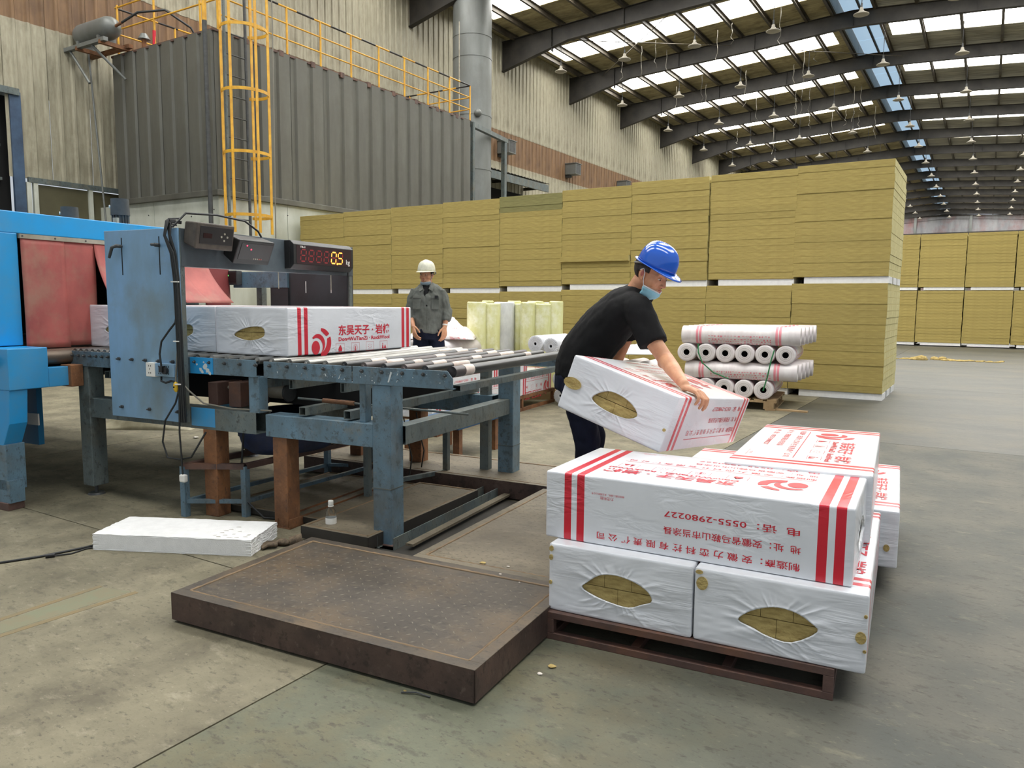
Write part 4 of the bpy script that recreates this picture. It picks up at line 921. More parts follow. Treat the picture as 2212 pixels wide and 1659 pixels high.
# ================================================================== SCALE PLATFORMS (frame P)
def checker(root, a0, a1, b0, b1, z, m, pitch=.075, mstud=stud, name='raised_tread'):
    """worn lozenge tread pattern, joined"""
    b = MB(); i = 0
    na = int((a1 - a0) / pitch); nb_ = int((b1 - b0) / pitch)
    for x in range(na):
        for y in range(nb_):
            ca = a0 + (x + .5) * pitch; cb_ = b0 + (y + .5) * pitch; t = PI / 4 if (x + y) % 2 else -PI / 4
            l, w = .013, .0035; c, s = math.cos(t), math.sin(t)
            vs = [(ca + c * u - s * v, cb_ + s * u + c * v, z + h) for u, v, h in ((-l, 0, 0), (0, -w, 0), (l, 0, 0), (0, w, 0), (0, 0, .0022))]
            b.add(vs, [(0, 1, 4), (1, 2, 4), (2, 3, 4), (3, 0, 4)], True)
    o = b.build(name, mstud, root); tag(o, kind='stuff'); return o
def platform(lab, a0, a1, b0, b1, z, mtop, border=.055, lift=.0, skirt=plateside, treads=True, pitch=.048):
    o = thing('scale_platform', lab, 'platform', 'P', (a0, b0, 0))
    MB().box(a0 + .006, a1 - .006, b0 + .006, b1 - .006, z - .012, z - .001).build('tread_plate', mtop, o)
    for (x0, x1, y0, y1) in ((a0, a1, b0, b0 + .004), (a0, a1, b1 - .004, b1), (a0, a0 + .004, b0, b1), (a1 - .004, a1, b0, b1)):
        MB().box(x0, x1, y0, y1, .012 + lift, z).build('side_skirt', skirt, o)
    w = border
    for (x0, x1, y0, y1) in ((a0, a1, b0, b0 + w), (a0, a1, b1 - w, b1), (a0, a0 + w, b0 + w, b1 - w), (a1 - w, a1, b0 + w, b1 - w)):
        MB().box(x0, x1, y0, y1, z - .003, z + .002).build('border_bar', mtop, o, bev=.002)
    b = MB(); r = random.Random(2)
    def weldline(p, q):
        p = Vector(p); q = Vector(q); n = int((q - p).length / .02); pts = [p.lerp(q, k / n) + Vector((r.uniform(-.0015, .0015), r.uniform(-.0015, .0015), 0)) for k in range(n + 1)]
        b.tube(pts, [.006 + r.random() * .003 for _ in pts], 5)
    zz = z - .002
    for p, q in (((a0 + w, b0 + w, zz), (a1 - w, b0 + w, zz)), ((a1 - w, b0 + w, zz), (a1 - w, b1 - w, zz)), ((a1 - w, b1 - w, zz), (a0 + w, b1 - w, zz)), ((a0 + w, b1 - w, zz), (a0 + w, b0 + w, zz))): weldline(p, q)
    b.build('weld_bead', weld, o)
    if treads: checker(o, a0 + w + .01, a1 - w - .01, b0 + w + .01, b1 - w - .01, z - .001, mtop, pitch)
    for x in (a0 + .15, a1 - .15):
        for y in (b0 + .15, b1 - .15): MB().cyl((x, y, 0), (x, y, .03), .035, n=14).box(x - .05, x + .05, y - .05, y + .05, .03, z - .012).build('load_foot', rustdk, o)
    return o
platform('large checker plate scale platform in the foreground with brown sides', -2.745, -1.232, 2.172, 3.062, .131, plate)
platform('dusty checker plate platform between the roller table and the box pile', -2.10, -1.232, 3.066, 4.64, .128, platel, .05)
platform('far checker plate platform crossing behind the roller table legs', -4.28, -1.0, 4.70, 5.36, .131, platel, .04, pitch=.08)
platform('low dusty plate lying between the roller table legs', -3.05, -2.56, 3.31, 4.55, .085, platel, .02, skirt=steel_dk, pitch=.075)
platform('dusty checker plate left of the rusty legs under the conveyor', -3.95, -3.10, 3.55, 4.62, .05, platel, .02, skirt=steel_dk, pitch=.08)
MBp = MB().box(-2.55, -2.12, 3.08, 4.66, .002, .006).build('pit_shade_strip', steel_dk, None, fr='P'); tag(MBp, 'dark strip standing for the shade in the gap beside the roller table', 'plate')  # thin dark sheet added to paint the shade of the gap

# polystyrene block on the floor
def lump(name, lab, cat, fr, a, b, z, r, m, grp=None, sq=.5, sd=0):
    rg = random.Random(sd); mb = MB(); n, k = 9, 5; vs = [Vector((a, b, z))]
    for j in range(1, k):
        ph = -PI / 2 + PI * j / k
        for i in range(n):
            t = 2 * PI * i / n; q = r * rg.uniform(.65, 1.2)
            vs.append(Vector((a + q * math.cos(ph) * math.cos(t), b + q * math.cos(ph) * math.sin(t) * .8, z + r * sq + r * sq * math.sin(ph) * rg.uniform(.8, 1.1))))
    vs.append(Vector((a, b, z + 2 * r * sq)))
    fs = [(0, 1 + (i + 1) % n, 1 + i) for i in range(n)]
    for j in range(k - 2):
        for i in range(n): fs.append((1 + j * n + i, 1 + j * n + (i + 1) % n, 1 + (j + 1) * n + (i + 1) % n, 1 + (j + 1) * n + i))
    L = 1 + (k - 2) * n; fs += [(L + i, L + (i + 1) % n, len(vs) - 1) for i in range(n)]
    mb.add(vs, fs); zmin = min(q.z for q in mb.v)
    for q in mb.v: q.z += z - zmin
    o = mb.build(name, m, None, fr=fr); return tag(o, lab, cat, grp)
YAW['E'] = -.1008
E_ = thing('polystyrene_block', 'white polystyrene slab lying on the floor beside the rusty leg', 'block', 'E', (-2.735, 3.868, 0))
eb = bmesh.new()
ea, ebb = -2.736, 3.868
nx, ny, nz = 46, 18, 5; W_, D_, H_ = .919, .351, .0926
me = MB().box(ea, ea + W_, ebb, ebb + D_, 0, H_).mesh('slab_body', eps, Vector((-2.735, 3.868, 0)))
eb.from_mesh(me); bmesh.ops.subdivide_edges(eb, edges=eb.edges[:], cuts=24, use_grid_fill=True)
re_ = random.Random(4)
for vtx in eb.verts:
    x, y, z = vtx.co; edge = (x < .004 or x > W_ - .004) + (y < .004 or y > D_ - .004) + (z < .004 or z > H_ - .004)
    if edge >= 2 and z > .001: vtx.co += Vector((re_.uniform(-.003, .003), re_.uniform(-.002, .002), re_.uniform(-.003, 0)))
    elif x > W_ - .004: vtx.co.x -= re_.uniform(0, .004)
eb.to_mesh(me); eb.free(); o = bpy.data.objects.new('slab_body', me); COL.objects.link(o); o.parent = E_
for k in range(16):
    x = ea + .66 + re_.random() * .2; y = ebb + .02 + re_.random() * .2
    MB().prism([(x, y), (x + .012 + re_.random() * .02, y + .002), (x + .02, y + .008 + re_.random() * .006), (x + .004, y + .007)], H_ - .002, H_ + .0004, 'z').build('scuff_mark', alu, E_)

# bottle
bo = thing('plastic_bottle', 'clear plastic water bottle with white cap and label by the table leg', 'bottle', 'G', (-2.835, 3.52, 0))
B0 = Vector((-2.835, 3.52, .006))
Mb = Matrix.Translation(B0)
MB().lathe([(.001, 0), (.028, .001), (.032, .01), (.032, .12), (.031, .135), (.026, .155), (.015, .178), (.012, .19), (.012, .2)], 24, Mb).build('bottle_body', glass_m, bo)
MB().lathe([(.0325, .03), (.0328, .032), (.0328, .112), (.0325, .114)], 24, Mb).build('paper_label', white, bo)
MB().lathe([(.015, .188), (.0155, .19), (.0155, .212), (.0145, .215), (.001, .215)], 20, Mb).build('screw_cap', white, bo)
MB().lathe([(.012, .178), (.017, .18), (.017, .184), (.012, .186)], 20, Mb).build('neck_ring', white, bo)
for k, (dz, w_, h_) in enumerate(((.06, .012, .018), (.045, .012, .01))):
    ang = -1.2; MB().box(-.006, .006 + w_ / 2, -.0335, -.0325, dz, dz + h_, M=Mb).build('label_print', blacks, bo)
MB().box(.012, .016, -.032, -.0305, .055, .06, M=Mb).build('red_dot', red, bo)
gl = thing('dirty_glove', 'crumpled dirty work glove beside the polystyrene slab', 'glove', 'G', (-2.98, 3.27, 0))
glm = mat('dirty_glove_cloth', S(120, 104, 84), S(70, 60, 50), .9, sc=(30, 30, 30))
b = MB(); b.ell((-2.98, 3.27, .02), (.045, .03, .02)); b.build('palm', glm, gl)
for k in range(4): MB().tube([(-3.0 + .01 * k, 3.25 - .012 * k, .02), (-3.04 + .012 * k, 3.21 - .01 * k, .025), (-3.06 + .014 * k, 3.18 - .012 * k, .012)], [.012, .011, .008], 8).build('finger', glm, gl)
MB().cyl((-2.95, 3.29, .02), (-2.90, 3.34, .03), .026, .034, n=12).build('cuff', glm, gl)
# floor cables
c = MB().tube([(-4.6, 2.15, .006), (-4.09, 2.367, .006), (-4.0, 2.52, .006), (-3.93, 2.72, .006), (-3.9, 2.85, .006), (-3.8, 3.1, .006)], .007, 6).build('floor_cable', cable, None, fr='G'); tag(c, 'black cable lying on the floor left of the polystyrene slab', 'cable')
c = thing('cable_end', 'short cord with a taped connector end on the floor', 'cable', 'G', (-3.96, 2.55, 0))
MB().tube([(-3.95, 2.55, .008), (-3.90, 2.63, .005), (-3.905, 2.72, .005), (-3.86, 2.8, .005), (-3.8, 3.0, .005)], .0045, 6).build('cord', cable, c); MB().cyl((-3.965, 2.53, .011), (-3.94, 2.565, .011), .011, .013, n=10).build('connector', blacks, c)
sc_n = 0
for (fr, a, b_, z, r, m, lab) in (('P', -1.74, 3.141, .128, .016, woolx, 'largest wool scrap on the seam between the platforms'), ('P', -1.608, 3.156, .128, .008, card, 'small pale scrap right of the largest wool scrap'), ('P', -1.59, 3.04, .131, .007, card, 'pale chip on the near platform edge'), ('P', -1.466, 2.99, .131, .005, card, 'tiny pale chip near the box pile'), ('P', -2.6, 5.05, .131, .03, woolx, 'pale scrap on the far platform behind the table leg'), ('P', -3.9, 5.3, .131, .035, woolx, 'pale scrap on the far platform seen under the table'), ('P', -2.95, 4.1, .085, .03, woolx, 'wool scrap on the low plate between the legs'), ('P', -1.114, 2.562, 0, .018, woolx, 'wool scrap on the floor beside the pallet corner'), ('P', -1.132, 2.49, 0, .012, card, 'pinkish chip on the floor before the pallet'), ('P', -1.508, 2.15, 0, .007, woolx, 'small scrap below the platform front'), ('P', -1.214, 1.78, 0, .009, motor, 'dark pebble on the floor near the bottom edge')):
    lump('wool_scrap' if m is woolx else ('pebble' if m is motor else 'paper_chip'), lab, 'scrap', fr, a, b_, z, r, m, sq=.25, sd=sc_n); sc_n += 1
o = MB().tube([(-1.51, 2.13, .005), (-1.46, 2.15, .008), (-1.40, 2.15, .005)], .003, 5).build('twig', motor, None, fr='P'); tag(o, 'thin dark stick on the floor below the platform front', 'stick')
o = MB().box(-2.30, -1.9, 10.3, 10.38, 0, .02).build('wood_offcut', woodp, None, fr='H'); tag(o, 'thin wood offcut on the floor right of the wooden pallet', 'offcut')
wh = random.Random(9); b = MB()
for k in range(70):
    t = wh.random(); a = -2.0 + 2.4 * t; c = 22.4 + wh.uniform(-.2, .25) + .2 * t; r = .03 + .07 * wh.random() * math.exp(-((a + 1.2) / .4) ** 2) + .012
    b.ell((a, c, r * .2), (r * 1.6, r * 1.1, r * .5 if abs(a + 1.2) > .3 else r * 1.1), 7, 4)
o = b.build('wool_dust', woolx, None, fr='H'); tag(o, 'streak of pale yellow wool dust on the far floor', 'dust', kind='stuff')

# low steel stand and blue tub under the conveyor
st = thing('steel_stand', 'low blue steel stand under the conveyor', 'stand', 'G', (-3.9, 3.9, 0))
for a, b_ in ((-3.95, 3.45), (-3.60, 3.62), (-3.85, 4.75), (-3.5, 4.9)):
    MB().box(a - .02, a + .02, b_ - .02, b_ + .02, 0, .33).build('leg', bluesteel, st)
for p, q in (((-3.95, 3.45), (-3.60, 3.62)), ((-3.60, 3.62), (-3.5, 4.9)), ((-3.95, 3.45), (-3.85, 4.75)), ((-3.85, 4.75), (-3.5, 4.9))):
    MB().tube_box((p[0], p[1], .33), (q[0], q[1], .33), .04, .035).build('top_rail', rustdk, st); MB().tube_box((p[0], p[1], .10), (q[0], q[1], .10), .025, .025).build('foot_rail', bluesteel, st)
tu = thing('blue_tub', 'dark blue round tub standing on the low stand', 'tub', 'G', (-3.74, 4.2, .35))
Mt = Matrix.Translation((-3.72, 4.2, .35)) @ Matrix.Diagonal((.9, 1.25, 1, 1))
tm = mat('dusty_dark_blue_plastic', S(70, 88, 134), S(48, 60, 92), .5, sc=(4, 4, 4), det=6, stain=S(96, 96, 100), ssc=2.5, samt=.5)
MB().lathe([(.001, 0), (.26, 0), (.31, .05), (.36, .24), (.37, .25), (.35, .25), (.30, .06), (.001, .02)], 30, Mt).build('tub_shell', tm, tu)
MB().lathe([(.36, .225), (.385, .23), (.385, .255), (.36, .258)], 30, Mt).build('rim', tm, tu)
s2 = thing('steel_trestle', 'dark steel trestle with thin rails behind the rusty leg', 'stand', 'G', (-3.0, 4.6, 0))
for a, b_ in ((-3.1, 4.25), (-2.85, 4.9), (-3.5, 4.95)):
    MB().box(a - .02, a + .02, b_ - .02, b_ + .02, 0, .5).build('leg', greysteel, s2)
for z in (.46, .12): MB().tube_box((-3.1, 4.25, z), (-2.85, 4.9, z), .03, .03).build('rail', greysteel, s2); MB().tube_box((-3.1, 4.25, z), (-3.5, 4.95, z), .03, .03).build('rail', greysteel, s2)
# pallet jack style blue tray behind the conveyor
tr = thing('blue_trolley_tray', 'flat dark blue steel tray on the floor behind the roller table', 'tray', 'G', (-3.3, 6.0, 0))
MB().box(-3.75, -3.15, 5.62, 6.5, .30, .33).build('tray_sheet', mat('deep_blue_sheet', S(20, 74, 112), S(16, 60, 92), .5, sc=(3, 3, 3)), tr)
for a in (-3.7, -3.2):
    for b_ in (5.7, 6.4): MB().box(a - .03, a + .03, b_ - .03, b_ + .03, 0, .30).build('leg', rust, tr)
MB().box(-3.45, -3.3, 5.61, 5.62, .305, .40).build('white_plate', white, tr)


from mathutils import noise as mnoise

# ================================================================== WRAPPED BUNDLES OF BOARDS
def crescent(c1, r1, c2, r2, a0, a1, n=22):
    """outer arc of circle 1 from a0 to a1 closed by an arc of circle 2"""
    p = [(c1[0] + r1 * math.cos(a0 + (a1 - a0) * i / n), c1[1] + r1 * math.sin(a0 + (a1 - a0) * i / n)) for i in range(n + 1)]
    s = math.atan2(p[-1][1] - c2[1], p[-1][0] - c2[0]); e = math.atan2(p[0][1] - c2[1], p[0][0] - c2[0])
    if a1 > a0:
        while e > s: e -= 2 * PI
    q = [(c2[0] + r2 * math.cos(s + (e - s) * i / n), c2[1] + r2 * math.sin(s + (e - s) * i / n)) for i in range(1, n)]
    return p + q
def strip_c(b, M, c1, r1, c2, r2, a0, a1, n=26):
    o = [(c1[0] + r1 * math.cos(a0 + (a1 - a0) * i / n), c1[1] + r1 * math.sin(a0 + (a1 - a0) * i / n)) for i in range(n + 1)]
    q = []
    for x, y in o:
        dx, dy = x - c1[0], y - c1[1]; L = math.hypot(dx, dy); dx /= L; dy /= L
        ex, ey = c1[0] - c2[0], c1[1] - c2[1]; B = ex * dx + ey * dy; C_ = ex * ex + ey * ey - r2 * r2
        t = -B + math.sqrt(max(0, B * B - C_)); t = min(t, r1); q.append((c1[0] + dx * t, c1[1] + dy * t))
    b.add([(x, y, 0) for x, y in o] + [(x, y, 0) for x, y in q], [(i, i + 1, n + 2 + i, n + 1 + i) for i in range(n)], M=M)
def flat(b, poly, M): 
    bm_ = bmesh.new(); vs = [bm_.verts.new((x, y, 0)) for x, y in poly]
    f = bm_.faces.new(vs); bmesh.ops.triangulate(bm_, faces=[f]); bm_.verts.index_update()
    b.add([v.co.copy() for v in bm_.verts], [[v.index for v in f.verts] for f in bm_.faces], M=M); bm_.free()
def recte(b, x0, x1, y0, y1, t, M):
    for q in ((x0, x1, y0, y0 + t), (x0, x1, y1 - t, y1), (x0, x0 + t, y0, y1), (x1 - t, x1, y0, y1)):
        b.add([(q[0], q[2], 0), (q[1], q[2], 0), (q[1], q[3], 0), (q[0], q[3], 0)], [(0, 1, 2, 3)], M=M)
TC = {}
def txt(s, size, bold=0, align='LEFT', sx=1):
    k = (s, size, bold, align, sx)
    if k not in TC: TC[k] = text_geo(s, size, bold, align, sx)
    return TC[k]
def logo_geo(b, M):
    """round mark, radius about .095, centred at the origin"""
    R = .095
    strip_c(b, M, (0, 0), R, (-.032, .016), .088, -1.62, .42)                   # right hand crescent
    flat(b, [(R * math.cos(t), R * math.sin(t)) for t in [.62 + .95 * i / 8 for i in range(9)]] + [(.0, .078), (.05, .04)], M)  # top blade
    strip_c(b, M, (-.030, -.008), .066, (-.044, -.026), .058, -1.25, 2.45)
    flat(b, [(-.050 + .038 * math.cos(t), -.030 + .045 * math.sin(t)) for t in [2 * PI * i / 24 for i in range(24)]], M)
def icons_geo(b, M, y=.056):
    for k in range(4):
        x = .245 + k * .155; recte(b, x, x + .085, y, y + .062, .0016, M)
    T = lambda x: M @ Matrix.Translation((x, y + .028, 0))
    flat(b, [(-.016, -.02), (.016, -.02), (.02, -.004), (.013, .008), (.009, -.002), (.003, .024), (-.006, .004), (-.012, .01), (-.019, -.006)], T(.2875))
    M2 = T(.4425)
    for r0, r1 in ((.022, .0205), (.015, .0135)):
        n = 20; vs = [(r * math.cos(2 * PI * i / n), r * math.sin(2 * PI * i / n), 0) for r in (r0, r1) for i in range(n)]
        b.add(vs, [(i, (i + 1) % n, n + (i + 1) % n, n + i) for i in range(n)], M=M2)
    flat(b, [(-.004, -.02), (.004, -.02), (.004, .008), (-.004, .008)], M2)
    M3 = T(.5975)
    for k in range(8):
        t = k * PI / 4; flat(b, [(.010 * math.cos(t - .1), .010 * math.sin(t - .1)), (.021 * math.cos(t - .05), .021 * math.sin(t - .05)), (.021 * math.cos(t + .05), .021 * math.sin(t + .05)), (.010 * math.cos(t + .1), .010 * math.sin(t + .1))], M3)
    M4 = T(.7525)
    flat(b, [(.0, -.02), (.03, -.02), (.016, .008)], M4); flat(b, [(-.02, -.02), (-.014, -.02), (-.01, -.004), (-.006, -.02), (-.002, -.02), (-.006, .008), (-.014, .008)], M4)
    flat(b, [(-.010 + .005 * math.cos(t), .015 + .005 * math.sin(t)) for t in [2 * PI * i / 10 for i in range(10)]], M4)
def title_geo(b, M):
    """brand block: x runs 0..0.83 from the round mark, y = 0 at the rule line"""
    logo_geo(b, M @ Matrix.Translation((.105, .13, 0)))
    vs, fs = txt('东吴天子 · 岩棉', .092, .0024); w = max(v.x for v in vs); b.add([Vector((v.x * .55 / w, v.y * .78, 0)) for v in vs], fs, M=M @ Matrix.Translation((.27, .20, 0)))
    vs, fs = txt('DongWuTianZi · RockWool', .04, .0012); w = max(v.x for v in vs); b.add([Vector((v.x * .55 / w, v.y * .9, 0)) for v in vs], fs, M=M @ Matrix.Translation((.27, .145, 0)))
    icons_geo(b, M)
def contact_geo(b, M, line=True):
    if line: b.add([(.01, -.0015, 0), (.80, -.0015, 0), (.80, .0025, 0), (.01, .0025, 0)], [(0, 1, 2, 3)], M=M)
    def row(s, y, x0, x1, size=.035):
        vs, fs = txt(s, size, .0003); w = max(v.x for v in vs); k = (x1 - x0) / w
        b.add([Vector((v.x * k, v.y * .92, 0)) for v in vs], fs, M=M @ Matrix.Translation((x0, y, 0)))
    row('制造商：安 徽 力 峦 科 技 有 限 责 任 公 司', -.036, .0, .79); row('地  址：安徽省马鞍山市当涂县', -.100, .0, .51); row('电  话：0555-2980227', -.165, .0, .51)
    vs, fs = txt('力峦科技', .015, 0); b.add(vs, fs, M=M @ Matrix.Translation((.72, -.192, 0)))
    vs, fs = txt('微信扫描二维码，关注我的公众号', .0095, 0); b.add(vs, fs, M=M @ Matrix.Translation((.675, -.207, 0)))

def filmmat(name, axis, L):
    """white film with the two pairs of printed red bands across the bundle's length"""
    m = film.copy(); m.name = name; nt = m.node_tree; N = nt.nodes; K = nt.links
    tc = N.new('ShaderNodeTexCoord'); sx = N.new('ShaderNodeSeparateXYZ'); K.new(tc.outputs['Object'], sx.inputs[0])
    v = sx.outputs[axis]; acc = None
    for a, c in ((.087, .119), (.144, .177), (L - .121, L - .087), (L - .063, L - .029)):
        g = N.new('ShaderNodeMath'); g.operation = 'GREATER_THAN'; K.new(v, g.inputs[0]); g.inputs[1].default_value = a
        l = N.new('ShaderNodeMath'); l.operation = 'LESS_THAN'; K.new(v, l.inputs[0]); l.inputs[1].default_value = c
        mu = N.new('ShaderNodeMath'); mu.operation = 'MULTIPLY'; K.new(g.outputs[0], mu.inputs[0]); K.new(l.outputs[0], mu.inputs[1])
        if acc is None: acc = mu
        else:
            ad = N.new('ShaderNodeMath'); ad.operation = 'ADD'; K.new(acc.outputs[0], ad.inputs[0]); K.new(mu.outputs[0], ad.inputs[1]); acc = ad
    mx = N.new('ShaderNodeMix'); mx.data_type = 'RGBA'; b = N['Principled BSDF']
    old = b.inputs['Base Color'].links[0].from_socket; K.new(acc.outputs[0], mx.inputs[0]); K.new(old, mx.inputs[6]); mx.inputs[7].default_value = S(208, 30, 52)
    K.new(mx.outputs[2], b.inputs['Base Color'])
    # stretched film wrinkles
    mp = N.new('ShaderNodeMapping'); mp.inputs['Scale'].default_value = (3.5, 9, 26); mp.inputs['Rotation'].default_value = (.3, .35, .2)
    n3 = N.new('ShaderNodeTexNoise'); n3.inputs['Scale'].default_value = 1; n3.inputs['Detail'].default_value = 3; n3.inputs['Distortion'].default_value = .8
    mk = N.new('ShaderNodeTexNoise'); mk.inputs['Scale'].default_value = 3.5; mr = N.new('ShaderNodeMapRange'); mr.inputs[1].default_value = .47; mr.inputs[2].default_value = .68; mr.inputs[3].default_value = .02; mr.inputs[4].default_value = .55
    bp = N.new('ShaderNodeBump'); bp.inputs['Distance'].default_value = .02
    K.new(tc.outputs['Object'], mp.inputs[0]); K.new(mp.outputs[0], n3.inputs['Vector']); K.new(tc.outputs['Object'], mk.inputs['Vector']); K.new(mk.outputs[0], mr.inputs[0])
    K.new(n3.outputs[0], bp.inputs['Height']); K.new(mr.outputs[0], bp.inputs['Strength']); K.new(bp.outputs[0], b.inputs['Normal'])
    return m
film12 = filmmat('printed_film', 1, 1.2)

LEAF1 = [(.149, .121), (.173, .147), (.222, .184), (.279, .197), (.342, .191), (.401, .171), (.436, .144), (.442, .114), (.40, .094), (.347, .072), (.264, .080), (.192, .098)]
LEAF2 = [(.165, .111), (.20, .149), (.252, .175), (.304, .187), (.362, .181), (.411, .157), (.441, .123), (.356, .064), (.277, .069), (.217, .091)]
LEAF3 = [(.171, .116), (.206, .156), (.263, .183), (.343, .179), (.407, .154), (.433, .119), (.378, .087), (.282, .083), (.207, .094)]
LEAF4 = [(.166, .126), (.23, .158), (.318, .178), (.407, .180), (.439, .158), (.431, .12), (.36, .098), (.287, .091), (.21, .104)]
def smooth_leaf(P):
    o = []; n = len(P)
    for i in range(n):
        a, b_, c, d = [Vector(P[(i + k) % n]) for k in (-1, 0, 1, 2)]
        for t in (0, .34, .67):
            o.append(tuple(.5 * ((2 * b_) + (c - a) * t + (2 * a - 5 * b_ + 4 * c - d) * t * t + (3 * b_ - a - 3 * c + d) * t ** 3)))
    return o
def rounded(p, w, l, h, r):
    q = Vector((min(max(p[0], r), w - r), min(max(p[1], r), l - r), min(max(p[2], r), h - r)))
    d = Vector(p) - q
    return q + d.normalized() * r if d.length > 1e-9 else Vector(p)
def bundle_shell(w, l, h, leaf, seed, m, r=.010, back=None):
    leaf = smooth_leaf(leaf); rg = random.Random(seed); b = MB(); c = (sum(x for x, _ in leaf) / len(leaf), sum(y for _, y in leaf) / len(leaf))
    N_ = 168
    def hit(poly, t):
        dx, dy = math.cos(t), math.sin(t); best = None
        for (x0, y0), (x1, y1) in zip(poly, poly[1:] + poly[:1]):
            ex, ey = x1 - x0, y1 - y0; den = dx * ey - dy * ex
            if abs(den) < 1e-9: continue
            s = ((x0 - c[0]) * ey - (y0 - c[1]) * ex) / den; u = ((x0 - c[0]) * dy - (y0 - c[1]) * dx) / den
            if s > 0 and -1e-6 <= u <= 1 + 1e-6 and (best is None or s < best): best = s
        return best
    rect = [(0, 0), (w, 0), (w, h), (0, h)]
    ang = sorted([2 * PI * i / N_ for i in range(N_)] + [math.atan2(y - c[1], x - c[0]) % (2 * PI) for x, y in rect]); NA = len(ang)
    ph = [rg.uniform(0, 6.28) for _ in range(6)]
    for side in (0, 1):
        vs = []; ring = 18; y_ = 0 if side == 0 else l
        for k in range(ring + 1):
            f = k / ring
            for t in ang:
                s0 = hit(leaf, t); s1 = hit(rect, t); s = s0 + (s1 - s0) * f ** 1.15
                x = c[0] + s * math.cos(t); z = c[1] + s * math.sin(t)
                low = 1.0 if z < c[1] else .45
                rad = max(0, math.sin(t * 17 + ph[0] + 3 * math.sin(t * 5 + ph[1]))) ** 3 * .0035 * math.exp(-((f - .2) / .22) ** 2)
                nz_ = mnoise.noise(Vector((x * 5 + seed, z * 46 + 2.2 * math.sin(x * 9 + ph[3]), seed * 3.1)))
                streak = .0060 * max(0, .42 - abs(nz_) * 2.4) * (.35 + .65 * max(0, mnoise.noise(Vector((x * 6, z * 9, seed * 7.7))) + .45)) * low
                diag = .0032 * math.exp(-((z - c[1] - (x - c[0]) * .9 * (1 if ph[2] > 3 else -1) + .02) / .004) ** 2) * (1 if z < c[1] else .2)
                d = (rad + streak + diag) * min(1, (1 - f) * 8) + .0035 * math.exp(-f * 16) + .0018 * math.sin(PI * f) * math.sin(t * 5 + ph[2])
                if k == ring: d = 0
                p = rounded((x, 0 if side == 0 else l, z), w, l, h, r)
                p.y += -d if side == 0 else d
                vs.append(p)
        # lip turned inwards round the hole
        for t in ang:
            s0 = hit(leaf, t); vs.append(Vector((c[0] + s0 * math.cos(t), .006 if side == 0 else l - .006, c[1] + s0 * math.sin(t))))
        fs = []
        for k in range(ring):
            for i in range(NA):
                j = (i + 1) % NA; q = (k * NA + i, k * NA + j, (k + 1) * NA + j, (k + 1) * NA + i)
                fs.append(q if side == 1 else q[::-1])
        L0 = (ring + 1) * NA
        for i in range(NA):
            j = (i + 1) % NA; q = (L0 + i, L0 + j, j, i); fs.append(q if side == 1 else q[::-1])
        b.add(vs, fs, True)
    # long faces
    def grid(P, nu, nv, flip):
        vs = [P(i / nu, j / nv) for j in range(nv + 1) for i in range(nu + 1)]
        fs = [(j * (nu + 1) + i, j * (nu + 1) + i + 1, (j + 1) * (nu + 1) + i + 1, (j + 1) * (nu + 1) + i) for j in range(nv) for i in range(nu)]
        b.add([rounded(q, w, l, h, r) for q in vs], [f[::-1] for f in fs] if flip else fs, True)
    e = lambda t, n=1: t
    def es(t, L, n):   # concentrate vertices near edges
        return t
    sx = sorted(set([0, .004, .008, r, w / 3, 2 * w / 3, w - r, w - .008, w - .004, w])); sy = sorted(set([0, .004, .008, r] + [l * k / 8 for k in range(1, 8)] + [l - r, l - .008, l - .004, l])); sz = sorted(set([0, .004, .008, r, h / 2, h - r, h - .008, h - .004, h]))
    def g2(A, B, P, flip):
        na, nb_ = len(A), len(B); vs = [rounded(P(a, c_), w, l, h, r) for c_ in B for a in A]
        fs = [(j * na + i, j * na + i + 1, (j + 1) * na + i + 1, (j + 1) * na + i) for j in range(nb_ - 1) for i in range(na - 1)]
        b.add(vs, [f[::-1] for f in fs] if flip else fs, True)
    g2(sx, sy, lambda a, c_: (a, c_, h), False); g2(sx, sy, lambda a, c_: (a, c_, 0), True)
    g2(sy, sz, lambda a, c_: (w, a, c_), False); g2(sy, sz, lambda a, c_: (0, a, c_), True)
    return b
CORE = {}
def bundle(label, M4, w=.6, l=1.2, h=.285, leaf=LEAF1, seed=1, prints=(), spots=(), group=None, m=None, base=None):
    """M4: 4x4 placement; local x = width, y = length, z = height"""
    o = bpy.data.objects.new('wrapped_bundle', None); COL.objects.link(o); o.matrix_world = M4; o.empty_display_size = .1
    ORG[o.name] = Vector((0, 0, 0)); tag(o, label, 'bundle', group)
    bundle_shell(w, l, h, leaf, seed, m or film12).build('film_wrap', m or film12, o)
    n = 5; t = (w - .03) / n
    for row in (0, 1):
        z0, z1 = (.012, h * .47) if row == 0 else (h * .47 + .003, h - .012)
        for k in range(n if row else 2):
            tt = (w - .03) / (n if row else 2)
            MB().box(.015 + tt * k + .0008, .015 + tt * (k + 1) - .0008, .010, l - .010, z0, z1).build('wool_slab', woolx, o)
    for (face, O, R_, U_, kind) in prints:
        b = MB(); M_ = basis(O, R_, U_); (title_geo(b, M_) if kind == 'T' else contact_geo(b, M_, kind == 'C'))
        b.build('printed_title' if kind == 'T' else 'printed_address', red, o)
    for (x, z, rx, rz) in spots:
        b = MB(); nn = 14; b.add([(x + rx * math.cos(2 * PI * i / nn), -.0055, z + rz * math.sin(2 * PI * i / nn)) for i in range(nn)] + [(x + rx * .93 * math.cos(2 * PI * i / nn), .004, z + rz * .93 * math.sin(2 * PI * i / nn)) for i in range(nn)], [tuple(range(nn))[::1]] + [(i, nn + i, nn + (i + 1) % nn, (i + 1) % nn) for i in range(nn)])
        b.build('torn_spot', woolx, o)
    return o
def place(o, yaw): 
    return Matrix.Translation(Vector(o)) @ Matrix.Rotation(yaw, 4, 'Z')
e_ = .0012
